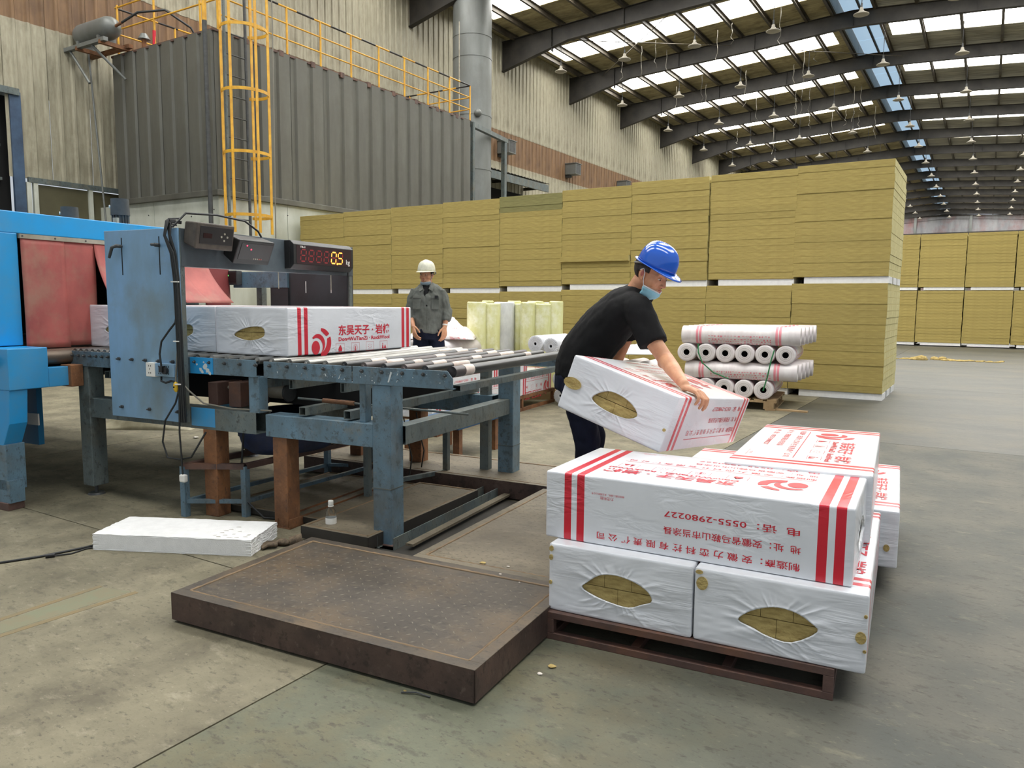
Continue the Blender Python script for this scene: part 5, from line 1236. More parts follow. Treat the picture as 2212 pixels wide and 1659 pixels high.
# print recipes in bundle coordinates (title reading right = -y, up = +x on the top face)
def topT(w, h, x=.26, y=1.03): return ('t', (x, y, h + e_), (0, -1, 0), (1, 0, 0), 'T')
def topC(w, h, x=.26, y=1.03): return ('t', (x, y, h + e_), (0, -1, 0), (1, 0, 0), 'C')
# --- the pile on the steel pallet
A_s = (.1468, 3.1561, .403)
X_A = Vector((math.cos(-.4983), math.sin(-.4983), 0)); Y_A = Vector((-X_A.y, X_A.x, 0))
# front bundle lies across: its length runs along X_A
o_ = Vector(A_s) + Y_A * .6
MA = Matrix(((-Y_A.x, X_A.x, 0, o_.x), (-Y_A.y, X_A.y, 0, o_.y), (0, 0, 1, o_.z), (0, 0, 0, 1)))
# local: x = -Y_A (0 at the far side), y = +X_A ; determinant check keeps it right handed
bundle('white wrapped bundle lying across the front of the pile, address printed upside down', MA, leaf=LEAF2, seed=5,
       prints=(('s', (.6 + e_, 1.026, .008), (0, -1, 0), (0, 0, -1), 'c'), ('t', (.245, 1.026, .285 + e_), (0, -1, 0), (1, 0, 0), 'T'), ('t', (.245, 1.026, .285 + e_), (0, -1, 0), (1, 0, 0), 'C')), group='wrapped bundles in the pile')
bundle('lower left wrapped bundle of the pile with a leaf shaped tear in its end', place((.159, 3.0671, .117), -.4781), leaf=LEAF1, seed=2, spots=((.013, .264, .009, .012), (.012, .227, .008, .012), (.011, .120, .007, .009)), prints=(topT(.6, .285),), group='wrapped bundles in the pile')
X_C = Vector((math.cos(-.4781), math.sin(-.4781), 0))
bundle('lower right wrapped bundle of the pile with a wide leaf shaped tear', place(Vector((.159, 3.0671, .117)) + X_C * .607, -.4781), leaf=LEAF2, seed=3, spots=((.030, .228, .022, .026), (.018, .270, .014, .008), (.580, .132, .018, .022), (.592, .21, .006, .006), (.594, .085, .006, .005)),
       prints=(('t', (.335, 1.04, .285 + e_), (0, -1, 0), (1, 0, 0), 'T'), ('s', (.6 + e_, 1.0, .10), (0, -1, 0), (0, 0, -1), 'C')), group='wrapped bundles in the pile')
bundle('upper rear wrapped bundle of the pile, print facing up', place((.9419, 3.3146, .403 + .012), -.4699), leaf=LEAF4, seed=4, prints=(topT(.6, .285), topC(.6, .285)), group='wrapped bundles in the pile')
bundle('low wrapped bundle at the rear right of the pile beside the open floor', place(Vector((1.856, 3.535, .117)) - Vector((math.cos(-.4699), math.sin(-.4699), 0)) * .6 + Vector((.02, .045, 0)), -.4699), leaf=LEAF1, seed=6, spots=((.55, .10, .014, .018),), prints=(('t', (.3, 1.04, .285 + e_), (0, -1, 0), (1, 0, 0), 'T'),), group='wrapped bundles in the pile')
X_D = Vector((math.cos(-.4699), math.sin(-.4699), 0))
bundle('low wrapped bundle mostly hidden behind the front bundle of the pile', place(Vector((1.856, 3.535, .117)) - X_D * 1.215 + Vector((.02, .045, 0)), -.4699), leaf=LEAF3, seed=7, prints=(topT(.6, .285),), group='wrapped bundles in the pile')
# --- carried bundle
Rb = Matrix(((0.7848, 0.5404, 0.3033), (-0.5462, 0.8344, -0.0734), (-0.2927, -0.108, 0.9501))).to_4x4()
MCB = Matrix.Translation((.232, 3.897, .860)) @ Rb
bundle('wrapped bundle tilted in the arms of the man in the blue helmet', MCB, leaf=LEAF3, seed=8, spots=((.045, .145, .053, .030), (.585, .112, .008, .008)),
       prints=(('t', (.215, 1.04, .285 + e_), (0, -1, 0), (1, 0, 0), 'T'), ('t', (.215, 1.04, .285 + e_), (0, -1, 0), (1, 0, 0), 'C'), ('s', (.6 + e_, 1.07, .058), (0, -1, 0), (0, 0, -1), 'C')))
# --- on the conveyor
film128 = filmmat('printed_film_long', 1, 1.28)
FB = place((-1.9475, 4.994, ZR), -.4997)
bundle('wrapped bundle leaving the weighing gate with title print on its long side', FB, w=.64, l=1.28, h=.304, leaf=[(x * 1.02, z) for x, z in LEAF4], seed=9, m=film128,
       prints=(('s', (.64 + e_, .19, -.055), (0, 1, 0), (0, 0, 1), 'T'),))
XF_ = Vector((math.cos(-.4997), math.sin(-.4997), 0)); YF_ = Vector((-XF_.y, XF_.x, 0))
bundle('wrapped bundle in shade inside the weighing gate', place(Vector((-1.9475, 4.994, ZR)) - XF_ * .665 + YF_ * .02, -.4997), w=.64, l=1.28, h=.304, leaf=[(x * .9 + .03, z) for x, z in LEAF4], seed=10, m=film128)
bundle('wrapped bundle half out of the red curtain behind the gate panel', place(Vector((-1.9475, 4.994, ZR)) - XF_ * 1.345 - YF_ * .0, -.4997), w=.62, l=1.2, h=.304, leaf=[(x * .9 + .03, z) for x, z in LEAF4], seed=12)

# --- steel pallet under the pile
YAW['L'] = -.4596
pt_ = thing('steel_pallet', 'rusty brown tube steel pallet under the pile of bundles', 'pallet', 'L', (-1.25, 2.8, 0))
def Lc(x, y): 
    t = YAW['L']; return (x * math.cos(t) + y * math.sin(t), -x * math.sin(t) + y * math.cos(t))
la0, lb0 = Lc(.1468, 3.045)
LP_, LQ = 1.11, 2.25
for z in (.014, .103):
    for bb in (lb0 + .018, lb0 + .75, lb0 + 1.5, lb0 + LQ): MB().tube_box((la0, bb, z), (la0 + LP_, bb, z), .036, .028).build('cross_tube', rustdk, pt_, bev=.002)
    for k in range(4): MB().tube_box((la0 + .018 + k * (LP_ - .036) / 3, lb0 + .036, z), (la0 + .018 + k * (LP_ - .036) / 3, lb0 + LQ, z), .036, .028).build('long_tube', rustdk, pt_, bev=.002)
for x in (la0 + .018, la0 + LP_ - .018):
    for y in (lb0 + .018, lb0 + .75, lb0 + 1.5, lb0 + LQ): MB().box(x - .018, x + .018, y - .018, y + .018, .028, .089).build('post', rustdk, pt_, bev=.002)

# ================================================================== GOODS BEHIND THE CONVEYOR
film106 = filmmat('printed_film_short', 1, 1.06)
bp = thing('low_steel_pallet', 'low rusty steel pallet frame with boxes behind the roller table', 'pallet', 'G', (-4.4, 8, 0))
for a in (-4.65, -4.03): MB().tube_box((a, 6.7, .18), (a, 9.95, .18), .04, .04).build('long_rail', rust, bp); MB().tube_box((a, 6.7, .02), (a, 9.95, .02), .04, .04).build('long_rail', rust, bp)
for b_ in (6.75, 7.8, 8.85, 9.9):
    MB().tube_box((-4.65, b_, .18), (-4.03, b_, .18), .04, .04).build('cross_rail', rust, bp)
    for a in (-4.65, -4.03): MB().box(a - .02, a + .02, b_ - .02, b_ + .02, 0, .2).build('post', rust, bp)
TG = YAW['G']
pos4 = ['nearest', 'middle', 'farthest']
for k in range(3):
    p = fw('G', -4.62, 6.62 + k * 1.08, .2); 
    bundle('%s lower wrapped bundle on the low pallet behind the roller table' % pos4[k], place(p, TG), w=.6, l=1.06, h=.29, leaf=LEAF1, seed=20 + k, m=film106, prints=(('s', (.6 + e_, .97, .17), (0, -1, 0), (0, 0, -1), 'T'), ('s', (.6 + e_, .97, .17), (0, -1, 0), (0, 0, -1), 'C')), group='bundles behind the roller table')
for k in range(2):
    p = fw('G', -4.62, 6.85 + k * 1.1, .49)
    bundle('%s upper wrapped bundle on the low pallet behind the roller table' % ('nearer' if k == 0 else 'farther'), place(p, TG), w=.6, l=1.06, h=.25, leaf=LEAF4, seed=25 + k, m=film106, prints=(('s', (.6 + e_, .9, .1), (0, -1, 0), (0, 0, -1), 'C'),), group='bundles behind the roller table')

def film_roll(lab, p0, p1, r, grp, core=.042, printed=True, seed=0, fringe=False, m=None):
    o = bpy.data.objects.new('film_roll', None); COL.objects.link(o); p0 = Vector(p0); p1 = Vector(p1); L = (p1 - p0).length
    d = (p1 - p0).normalized(); up = Vector((0, 0, 1)) if abs(d.z) < .9 else Vector((1, 0, 0)); x = up.cross(d).normalized(); y = d.cross(x)
    o.matrix_world = Matrix(((x.x, y.x, d.x, p0.x), (x.y, y.y, d.y, p0.y), (x.z, y.z, d.z, p0.z), (0, 0, 0, 1))); ORG[o.name] = Vector((0, 0, 0)); tag(o, lab, 'roll', grp)
    rg = random.Random(seed); n = 30
    b = MB(); b.lathe([(core, .03), (core, .001), (core + .004, 0), (r * .55, .003), (r * .8, -.002), (r * .93, .0), (r, .006), (r, L - .006), (r * .93, L), (r * .6, L - .002), (core, L), (core, L - .03)], n)
    b.build('film_body', m or filmroll, o, fix=True)
    MB().lathe([(core - .003, .12), (core - .003, .012), (core, .012)], 16).lathe([(core - .003, L - .12), (core - .003, L - .012), (core, L - .012)], 16).add([(core * math.cos(t), core * math.sin(t), .1) for t in [2 * PI * i / 16 for i in range(16)]], [tuple(range(16))]).add([(core * math.cos(t), core * math.sin(t), L - .1) for t in [2 * PI * i / 16 for i in range(16)]], [tuple(range(16))]).build('core_tube', black, o)
    for q in (.42, .62, .8):
        MB().lathe([(r * q, -.0006), (r * q + .0016, -.0022), (r * q + .0032, -.0006)], n).build('layer_edge', alu, o)
    if printed:
        for a in (.13, .158, .80, .828): MB().lathe([(r + .0008, L * a), (r + .0008, L * (a + .020))], n).build('red_band', redpale, o)
        b = MB(); R2 = r + .001
        def curved(x0, x1, y0, y1): 
            m_ = 3; vs = [(R2 * math.cos(y0 + (y1 - y0) * j / m_), R2 * math.sin(y0 + (y1 - y0) * j / m_), xx) for xx in (x0, x1) for j in range(m_ + 1)]
            b.add(vs, [(j, j + 1, m_ + 2 + j, m_ + 1 + j) for j in range(m_)])
        for row in range(10):
            an = -PI + row * .31 + rg.uniform(-.05, .05); zz = L * .24
            while zz < L * .76:
                w_ = L * rg.uniform(.008, .02); curved(zz, zz + w_, an, an + rg.choice((.08, .16, .06, .2))); zz += w_ + L * rg.uniform(.006, .018)
        tag(b.build('faded_print', redpale, o), kind='stuff')
    if fringe:
        b = MB()
        for k in range(26):
            t = 2 * PI * k / 26; b.add([(core * math.cos(t), core * math.sin(t), -.012), (r * math.cos(t - .05), r * math.sin(t - .05), .0), (r * 1.0 * math.cos(t + .07), r * math.sin(t + .07), -.004)], [(0, 1, 2)])
        b.build('gathered_end', wwrap, o)
    return o
# --- pallet of film rolls in front of the tall stacks
YG = Vector((math.sin(.44), math.cos(.44), 0)); XG = Vector((math.cos(.44), -math.sin(.44), 0))
pp = thing('wooden_pallet', 'pale wooden pallet under the stacked film rolls', 'pallet', 'G', (-1.9, 11.1, 0))
for b_ in (10.50, 10.98, 11.5): MB().box(-2.35, -1.08, b_ - .05, b_ + .05, .10, .12).build('deck_board', woodp, pp)
for a in [-2.35 + k * .165 for k in range(8)]: MB().box(a, a + .11, 10.45, 11.6, .12, .14).build('deck_board', woodp, pp)
for a in (-2.30, -1.75, -1.19):
    for b_ in (10.50, 10.98, 11.5): MB().box(a - .05, a + .08, b_ - .05, b_ + .05, .018, .10).build('block', woodp, pp)
for a in (-2.35, -1.78, -1.22): MB().box(a, a + .13, 10.45, 11.6, 0, .018).build('base_board', woodp, pp)
RR_ = .124; zc = [.265, .50, .735, .975]
nm6 = ['leftmost', 'second from the left', 'third from the left', 'fourth from the left', 'fifth from the left', 'rightmost']
def G3(a, b_, z): return fw('G', a, b_, z)
for k in range(5):
    film_roll('film roll in the bottom layer pointing at the viewer, %s' % nm6[k if k < 4 else 5], G3(-2.27 + k * .255, 10.46 + .02 * (k % 2), zc[0]), G3(-2.27 + k * .255, 11.72, zc[0]), RR_, 'film rolls on the wooden pallet', seed=k)
for k in range(6):
    film_roll('film roll in the third layer pointing at the viewer, %s' % nm6[k], G3(-2.28 + k * .257, 10.46 + .015 * (k % 3), zc[2]), G3(-2.28 + k * .257, 11.76, zc[2]), RR_, 'film rolls on the wooden pallet', seed=10 + k)
nm5 = ['frontmost', 'second from the front', 'third from the front', 'fourth from the front', 'rearmost']
for k in range(5):
    film_roll('sideways film roll in the second layer, %s' % nm5[k], G3(-2.30 + .01 * k, 10.58 + k * .255, zc[1]), G3(-.84 + .03 * k, 10.58 + k * .255, zc[1]), RR_ - .008, 'film rolls on the wooden pallet', seed=20 + k)
    film_roll('sideways film roll in the top layer, %s' % nm5[k], G3(-2.36 + .02 * k, 10.58 + k * .255, zc[3]), G3(-.82 + .03 * k, 10.58 + k * .255, zc[3] + .003 * k), RR_ - .002, 'film rolls on the wooden pallet', seed=30 + k)
for (lab, pts) in (('green strap hanging over the left rolls of the pallet', [(-2.12, 10.44, .86), (-2.11, 10.42, .74), (-2.05, 10.42, .60), (-1.9, 10.44, .47), (-1.7, 10.44, .40)]), ('green strap hanging over the right rolls of the pallet', [(-1.13, 10.44, .80), (-1.16, 10.42, .68), (-1.2, 10.42, .45), (-1.25, 10.44, .26)])):
    c = MB().tube([Vector(q) for q in pts], .009, 5).build('strap', green, None, fr='G'); tag(c, lab, 'strap')

# --- upright yellow wool rolls
def upright(lab, a, b_, z0, z1, r, m, seed):
    rg = random.Random(seed); n = 22; b = MB(); vs = []; lv = 10
    ph = rg.uniform(0, 6)
    for j in range(lv + 1):
        z = z0 + (z1 - z0) * j / lv
        for i in range(n):
            t = 2 * PI * i / n; q = r * (1 + .05 * math.sin(3 * t + ph) + .03 * math.sin(7 * t + j * .4) + rg.uniform(-.015, .015))
            vs.append((a + q * math.cos(t), b_ + q * math.sin(t), z))
    fs = [(j * n + i, j * n + (i + 1) % n, (j + 1) * n + (i + 1) % n, (j + 1) * n + i) for j in range(lv) for i in range(n)]
    o = thing('wool_roll', lab, 'roll', 'G', (a, b_, z0), 'upright wrapped wool rolls')
    b.add(vs, fs, True); b.add(vs[:n], [tuple(reversed(range(n)))]); b.build('wrapped_body', m, o)
    b = MB(); tv = [(a + r * .9 * math.cos(2 * PI * i / n) * (1 + rg.uniform(-.1, .1)), b_ + r * .9 * math.sin(2 * PI * i / n), z1 + rg.uniform(-.0, .02)) for i in range(n)] + [(a, b_, z1 + .015)]
    b.add(vs[-n:] + tv, [(i, (i + 1) % n, n + (i + 1) % n, n + i) for i in range(n)] + [(n + i, n + (i + 1) % n, 2 * n) for i in range(n)], True); b.build('crumpled_top', m, o)
    return o
pos_t = ['leftmost, pale yellow', 'second from the left, in shade', 'third from the left', 'wide white one in the row', 'yellow one right of the white roll', 'sixth from the left', 'seventh from the left', 'eighth from the left', 'ninth from the left', 'second from the right', 'rightmost, bright yellow']
pxs = [(1030, .125), (1053, .08), (1063, .10), (1087, .135), (1110, .09), (1125, .085), (1140, .10), (1155, .11), (1172, .11), (1187, .10), (1200, .09)]
for k, (px, r) in enumerate(pxs):
    dep = 11.2 + .3 * (k % 2) + (.4 if k in (1, 4) else 0)
    x = (px - 1106) / 1642.35 * dep; t = TG; a = x * math.cos(t) + dep * math.sin(t); b_ = -x * math.sin(t) + dep * math.cos(t)
    upright('upright wrapped wool roll, %s' % pos_t[k], a, b_, .14, 1.385 + .022 * math.sin(k * 2.1), r * 1.17, wwrap if k == 3 else ywrap, 40 + k)
q = thing('wooden_pallet', 'wooden pallet under the upright yellow wool rolls', 'pallet', 'W', (0, 11.4, 0))
for k in range(7): MB().box(-.72 + k * .24, -.56 + k * .24, 10.9, 12.1, .12, .14).build('deck_board', woodp, q)
for y in (10.95, 11.5, 12.05): MB().box(-.72, .88, y - .05, y + .05, .02, .12).build('bearer', woodp, q); MB().box(-.72, .88, y - .05, y + .05, 0, .02).build('base_board', woodp, q)

# --- loose rolls and bags beside them
k = 0
for (x, y, z, L, r, lab, fr) in ((.30, 10.0, .855, .95, .11, 'white roll with a gathered end left of the man in black', True), (.50, 9.9, .83, .95, .11, 'second white roll with a gathered end left of the man in black', True)):
    film_roll(lab, (x, y, z), (x + .45, y + .75, z), r, 'white rolls beside the man in black', core=.02, printed=False, seed=60 + k, fringe=True, m=wwrap); k += 1
for (x, y, z) in ((.66, 10.3, .60), (.64, 10.3, .36), (.66, 10.3, .13), (.90, 10.3, .36), (.92, 10.3, .13), (.88, 10.3, .60)):
    film_roll('white wrapped roll in the low heap behind the man in black, %s' % ['top left', 'middle left', 'bottom left', 'middle right', 'bottom right', 'top right'][k - 2], (x, y, z), (x + .4, y + .7, z), .1, 'heap of white rolls behind the man in black', core=.02, printed=False, seed=70 + k, fringe=True, m=wwrap); k += 1
for k, (x, y, z) in enumerate(((-1.62, 10.35, .74), (-1.34, 10.3, .74), (-1.06, 10.3, .74), (-1.62, 10.4, .44), (-1.34, 10.35, .44), (-1.06, 10.3, .44), (-1.48, 10.4, .155), (-1.20, 10.4, .155))):
    film_roll('film roll in the heap behind the man in grey, %s' % (['top left', 'top middle', 'top right with a dark core', 'middle row left', 'middle row middle', 'middle row right', 'bottom left', 'bottom right'][k]), (x, y, z), (x + .5, y + .85, z), .138, 'film rolls behind the man in grey', printed=False, seed=90 + k)
# crumpled sheet of printed film over the heap
def crumple(name, lab, cat, c, sx, sy, h, m, seed, n=26):
    rg = random.Random(seed); b = MB(); ph = [rg.uniform(0, 6) for _ in range(8)]; vs = []
    for j in range(n + 1):
        for i in range(n + 1):
            u, v = i / n - .5, j / n - .5; e = max(0, 1 - (2 * abs(u)) ** 3) * max(0, 1 - (2 * abs(v)) ** 3)
            z = h * e * (.66 + .14 * math.sin(u * 9 + ph[0] + 3 * v) + .12 * math.sin(v * 11 + ph[1] + 4 * u) + .05 * math.sin((u + v) * 30 + ph[2]) + .03 * math.sin((u - v) * 61 + ph[3]))
            vs.append((c[0] + u * sx, c[1] + v * sy, c[2] + z))
    b.add(vs, [(j * (n + 1) + i, j * (n + 1) + i + 1, (j + 1) * (n + 1) + i + 1, (j + 1) * (n + 1) + i) for j in range(n) for i in range(n)], True)
    o = b.build(name, m, None); s_ = o.modifiers.new('thick', 'SOLIDIFY'); s_.thickness = .003; return tag(o, lab, cat)
pinkfilm = mat('crumpled_printed_film', S(234, 226, 224), S(214, 96, 104), .4, sc=(9, 9, 14), det=4, lo=.58, hi=.66)
crumple('crumpled_film', 'crumpled red printed film heaped between the man in grey and the yellow rolls', 'film', (-1.0, 10.9, .885), .95, .95, .36, pinkfilm, 3)
crumple('crumpled_bag', 'crumpled white film bag behind the carried bundle', 'bag', (1.28, 8.9, .82), .75, .6, .14, film, 5)
for k, (x, y, z) in enumerate(((1.05, 8.9, .70), (1.3, 8.9, .70), (1.55, 8.9, .70), (1.15, 8.9, .46), (1.42, 8.9, .46), (1.05, 8.9, .22), (1.3, 8.9, .22), (1.55, 8.9, .22))):
    film_roll('white roll under the crumpled bag behind the carried bundle, %s' % ['upper left', 'upper middle', 'upper right', 'middle left', 'middle right', 'lower left', 'lower middle', 'lower right'][k], (x, y, z - .1), (x + .35, y + .6, z - .1), .12, 'white rolls hidden behind the carried bundle', printed=False, seed=120 + k)
o = thing('yellow_bag', 'bright yellow round bundle seen under the arm of the man in black', 'bag', 'W', (1.2, 8.3, .84))
MB().ell((1.24, 9.15, .99), (.16, .14, .13), 24, 14).build('bag_body', yellow, o); MB().cyl((1.24, 9.15, 1.1), (1.25, 9.13, 1.15), .03, .045, n=10).build('bag_neck', yellow, o)

crumple('tarpaulin', 'crumpled beige tarpaulin on the floor behind the gate', 'tarpaulin', (-4.0, 8.5, 0), 1.1, .9, .26, mat('beige_tarpaulin', S(176, 168, 140), S(140, 132, 106), .5, sc=(5, 5, 5)), 17)
lump('paper_scrap', 'small pale scrap on the floor in front of the tarpaulin', 'scrap', 'W', -3.2, 7.6, 0, .03, card, sq=.3, sd=31)

# ================================================================== PEOPLE
def blob(name, m, parent, shapes, voxel=.008, smooth=4, cut=None):
    """closed overlapping shells fused into one skin"""
    b = MB()
    for s in shapes:
        if s[0] == 'e': b.ell(s[1], s[2], 18, 12, s[3] if len(s) > 3 else None)
        elif s[0] == 'c':
            P0, P1, r0, r1 = Vector(s[1]), Vector(s[2]), s[3], s[4]
            b.cyl(P0, P1, r0, r1, 16); b.ell(P0, (r0,) * 3, 16, 10); b.ell(P1, (r1,) * 3, 16, 10)
        elif s[0] == 'l': b.loft(s[1], 20)
    me = b.mesh('tmp', m); ob = bpy.data.objects.new('tmp', me); COL.objects.link(ob)
    bb = bmesh.new(); bb.from_mesh(me); bmesh.ops.remove_doubles(bb, verts=bb.verts, dist=1e-5); bmesh.ops.recalc_face_normals(bb, faces=bb.faces); bb.to_mesh(me); bb.free()
    r = ob.modifiers.new('r', 'REMESH'); r.mode = 'VOXEL'; r.voxel_size = voxel; r.use_smooth_shade = True
    s_ = ob.modifiers.new('s', 'SMOOTH'); s_.factor = .5; s_.iterations = smooth
    dg = bpy.context.evaluated_depsgraph_get(); dg.update(); me2 = bpy.data.meshes.new_from_object(ob.evaluated_get(dg))
    bpy.data.objects.remove(ob); me2.name = name
    me2.transform(Matrix.Translation(-org_of(parent)))
    me2.polygons.foreach_set('use_smooth', [True] * len(me2.polygons))
    if not me2.materials: me2.materials.append(m)
    o = bpy.data.objects.new(name, me2); COL.objects.link(o); o.parent = parent
    return o
def wrinkle(o, amp, f, seed=0, fn=None):
    """soft cloth folds pressed into the mesh"""
    from mathutils import noise
    me = o.data
    ns = [v.normal.copy() for v in me.vertices]
    for v, n in zip(me.vertices, ns):
        q = v.co
        a = noise.noise(Vector((q.x * f, q.y * f, q.z * f * .55)) + Vector((seed, 0, 0))) + .5 * noise.noise(Vector((q.x * f * 2.3, q.y * f * 2.3, q.z * f * 1.3)) + Vector((0, seed, 0)))
        k = amp * (abs(a) * 2 - .5)
        if fn: k *= fn(q)
        v.co = q + n * k
    me.update()
def frame(c, f, up):
    f = Vector(f).normalized(); up = Vector(up); u = (up - f * up.dot(f)).normalized(); r = f.cross(u)
    return Matrix(((r.x, f.x, u.x, c[0]), (r.y, f.y, u.y, c[1]), (r.z, f.z, u.z, c[2]), (0, 0, 0, 1)))

def head(P, M, hatm, sc=1.0, vox=.0042, thin=1.0):
    """M: head frame, x right, y forward, z up; centre between the ears"""
    M = M @ Matrix.Scale(sc, 4)
    T = lambda p: M @ Vector(p)
    def E(c, r): return ('e', c, r, M)
    def C(p, q, r0, r1): return ('c', T(p), T(q), r0 * sc, r1 * sc)
    sh = [E((0, -.012, .035), (.076, .095, .092)), E((0, .02, -.01), (.068, .078, .085)), E((0, .035, -.062), (.055, .055, .050)), E((0, .068, -.098), (.028, .022, .020)),
          E((.040, .056, -.022), (.026, .028, .030)), E((-.040, .056, -.022), (.026, .028, .030)), E((0, .078, .038), (.050, .020, .028)),
          C((-.040, .074, .026), (-.012, .088, .020), .010, .010), C((.040, .074, .026), (.012, .088, .020), .010, .010),
          C((0, .090, .018), (0, .108, -.022), .0085, .0105), E((0, .108, -.028), (.013, .012, .010)), E((.014, .098, -.030), (.0085, .011, .008)), E((-.014, .098, -.030), (.0085, .011, .008)),
          E((0, .084, -.062), (.030, .016, .016)), C((-.048, .03, -.078), (-.02, .066, -.098), .018, .018), C((.048, .03, -.078), (.02, .066, -.098), .018, .018),
          C((0, -.03, -.04), (0, -.045, -.12), .056, .058)]
    hd = blob('head', skin, P, sh, vox, 3)
    for s in (1, -1):
        e = MB(); e.ell((0, 0, 0), (.007, .018, .031), 14, 10, M @ Matrix.Translation((s * .078, -.006, -.004)) @ Matrix.Rotation(s * .35, 4, 'Z'))
        e.ell((0, 0, 0), (.006, .010, .011), 10, 8, M @ Matrix.Translation((s * .077, -.002, -.028)))
        ear = e.build('ear', skin, hd)
        MB().ell((0, 0, 0), (.003, .009, .017), 10, 8, M @ Matrix.Translation((s * .0835, -.003, .0)) @ Matrix.Rotation(s * .35, 4, 'Z')).build('ear_hollow', lips, hd)
        MB().ell((0, 0, 0), (.0125, .009, .0052), 12, 8, M @ Matrix.Translation((s * .030, .0805, .004))).build('eye', eyew, hd)
        MB().ell((0, 0, 0), (.0052, .003, .0048), 10, 8, M @ Matrix.Translation((s * .030, .0880, .0020))).build('pupil', eyed, hd)
        MB().tube([T((s * .043, .074, .004)), T((s * .036, .086, .0105)), T((s * .027, .0895, .0115)), T((s * .017, .086, .006))], [.0018 * sc, .0035 * sc, .0035 * sc, .002 * sc], 6).build('eyelid', skin, hd)
        MB().tube([T((s * .046, .079, .030)), T((s * .034, .091, .036)), T((s * .016, .0965, .030))], [.0015 * sc, .003 * sc, .002 * sc], 6).build('eyebrow', hair_m, hd)
        MB().ell((0, 0, 0), (.004, .003, .0025), 8, 6, M @ Matrix.Translation((s * .008, .106, -.0375))).build('nostril', eyed, hd)
    MB().tube([T((-.021, .089, -.058)), T((-.008, .0985, -.0555)), T((0, .099, -.057)), T((.008, .0985, -.0555)), T((.021, .089, -.058))], [.002 * sc, .004 * sc, .0035 * sc, .004 * sc, .002 * sc], 7).build('upper_lip', lips, hd)
    MB().tube([T((-.019, .089, -.063)), T((0, .0985, -.067)), T((.019, .089, -.063))], [.002 * sc, .005 * sc, .002 * sc], 7).build('lower_lip', lips, hd)
    # short hair: a cap over back and sides
    hb_ = MB().ell((0, -.014, .034), (.0795, .0985, .0955), 40, 30, M); keep = []
    Mi = M.inverted()
    vv = [Mi @ q for q in hb_.v]
    def ok(q):
        if q.z < -.055: return False
        lim = -.005 if q.z > .0 else -.03
        if q.z > .035: lim = .045
        elif q.z > .005: lim = .035
        return q.y < lim
    fs = [f for f in hb_.f if all(ok(vv[i]) for i in f)]; hb_.f = fs; hb_.s = [True] * len(fs)
    ho_ = hb_.build('hair', hair_m, hd); so_ = ho_.modifiers.new('t', 'SOLIDIFY'); so_.thickness = .004 * sc; so_.offset = 1
    return hd, M

def helmet(P, M, m, peak=.055, tilt=-.12, vents=True, ridge=True):
    """M: head frame already scaled"""
    H = M @ Matrix.Translation((0, -.004, .048)) @ Matrix.Rotation(tilt, 4, 'X')
    b = MB(); n, k = 48, 16; vs = []
    prof = [(1.0, 0), (1.0, .018), (.99, .035), (.965, .055), (.92, .075), (.84, .095), (.72, .112), (.56, .125), (.38, .133), (.18, .137), (.001, .138)]
    for f, z in prof:
        for i in range(n):
            t = 2 * PI * i / n; x, y = math.cos(t), math.sin(t)
            rx, ry = .105 * f, .130 * f
            rd = 1 + (.018 * math.cos(t * 2) ** 8 * (1 if abs(math.sin(t)) > .7 else 0) if ridge else 0)
            vs.append((rx * x * rd, ry * y * rd, z + (.008 * math.exp(-(rx * x / .022) ** 2) * (1 if ridge and z > .05 else 0))))
    fs = [(j * n + i, j * n + (i + 1) % n, (j + 1) * n + (i + 1) % n, (j + 1) * n + i) for j in range(len(prof) - 1) for i in range(n)]
    b.add(vs, fs, True, H)
    # brim and peak
    vs = []
    for q in (0, .35, .7, 1.0):
        for i in range(n):
            t = 2 * PI * i / n; x, y = math.cos(t), math.sin(t)
            ext = .014 + (peak * max(0, y) ** 2.2) + .006 * max(0, -y)
            vs.append(((.105 + ext * q * .8) * x, (.130 + ext * q) * y, -.004 * q - .020 * q * max(0, y) ** 2 * (peak / .055) + .002))
    fs = [(j * n + i, (j + 1) * n + i, (j + 1) * n + (i + 1) % n, j * n + (i + 1) % n) for j in range(3) for i in range(n)]
    b.add(vs, fs, True, H)
    o = b.build('helmet', m, P, fix=True); s_ = o.modifiers.new('t', 'SOLIDIFY'); s_.thickness = .003; s_.offset = -1
    MB().lathe([(.102, -.002), (.104, .010), (.101, .012), (.099, -.002)], 36, H @ Matrix.Diagonal((1, 1.24, 1, 1))).build('head_band', mat('grey_band_%s' % m.name, S(126, 124, 118), rough=.6), o)
    if vents:
        for s in (-1, 1):
            for kx in range(3):
                y = -.03 + kx * .032; MB().ell((0, 0, 0), (.0035, .011, .003), 10, 6, H @ Matrix.Translation((s * .036, y, .1245 - abs(y - .0) * .12))).build('vent_slot', black, o)
    for s in (-1, 1):
        MB().tube([H @ Vector((s * .096, -.03, -.0)), H @ Vector((s * .090, -.085, -.022)), H @ Vector((s * .055, -.118, -.032)), H @ Vector((0, -.128, -.034))], .006, 6).build('nape_strap', MATS['grey_band_%s' % m.name], o)
    return o, H

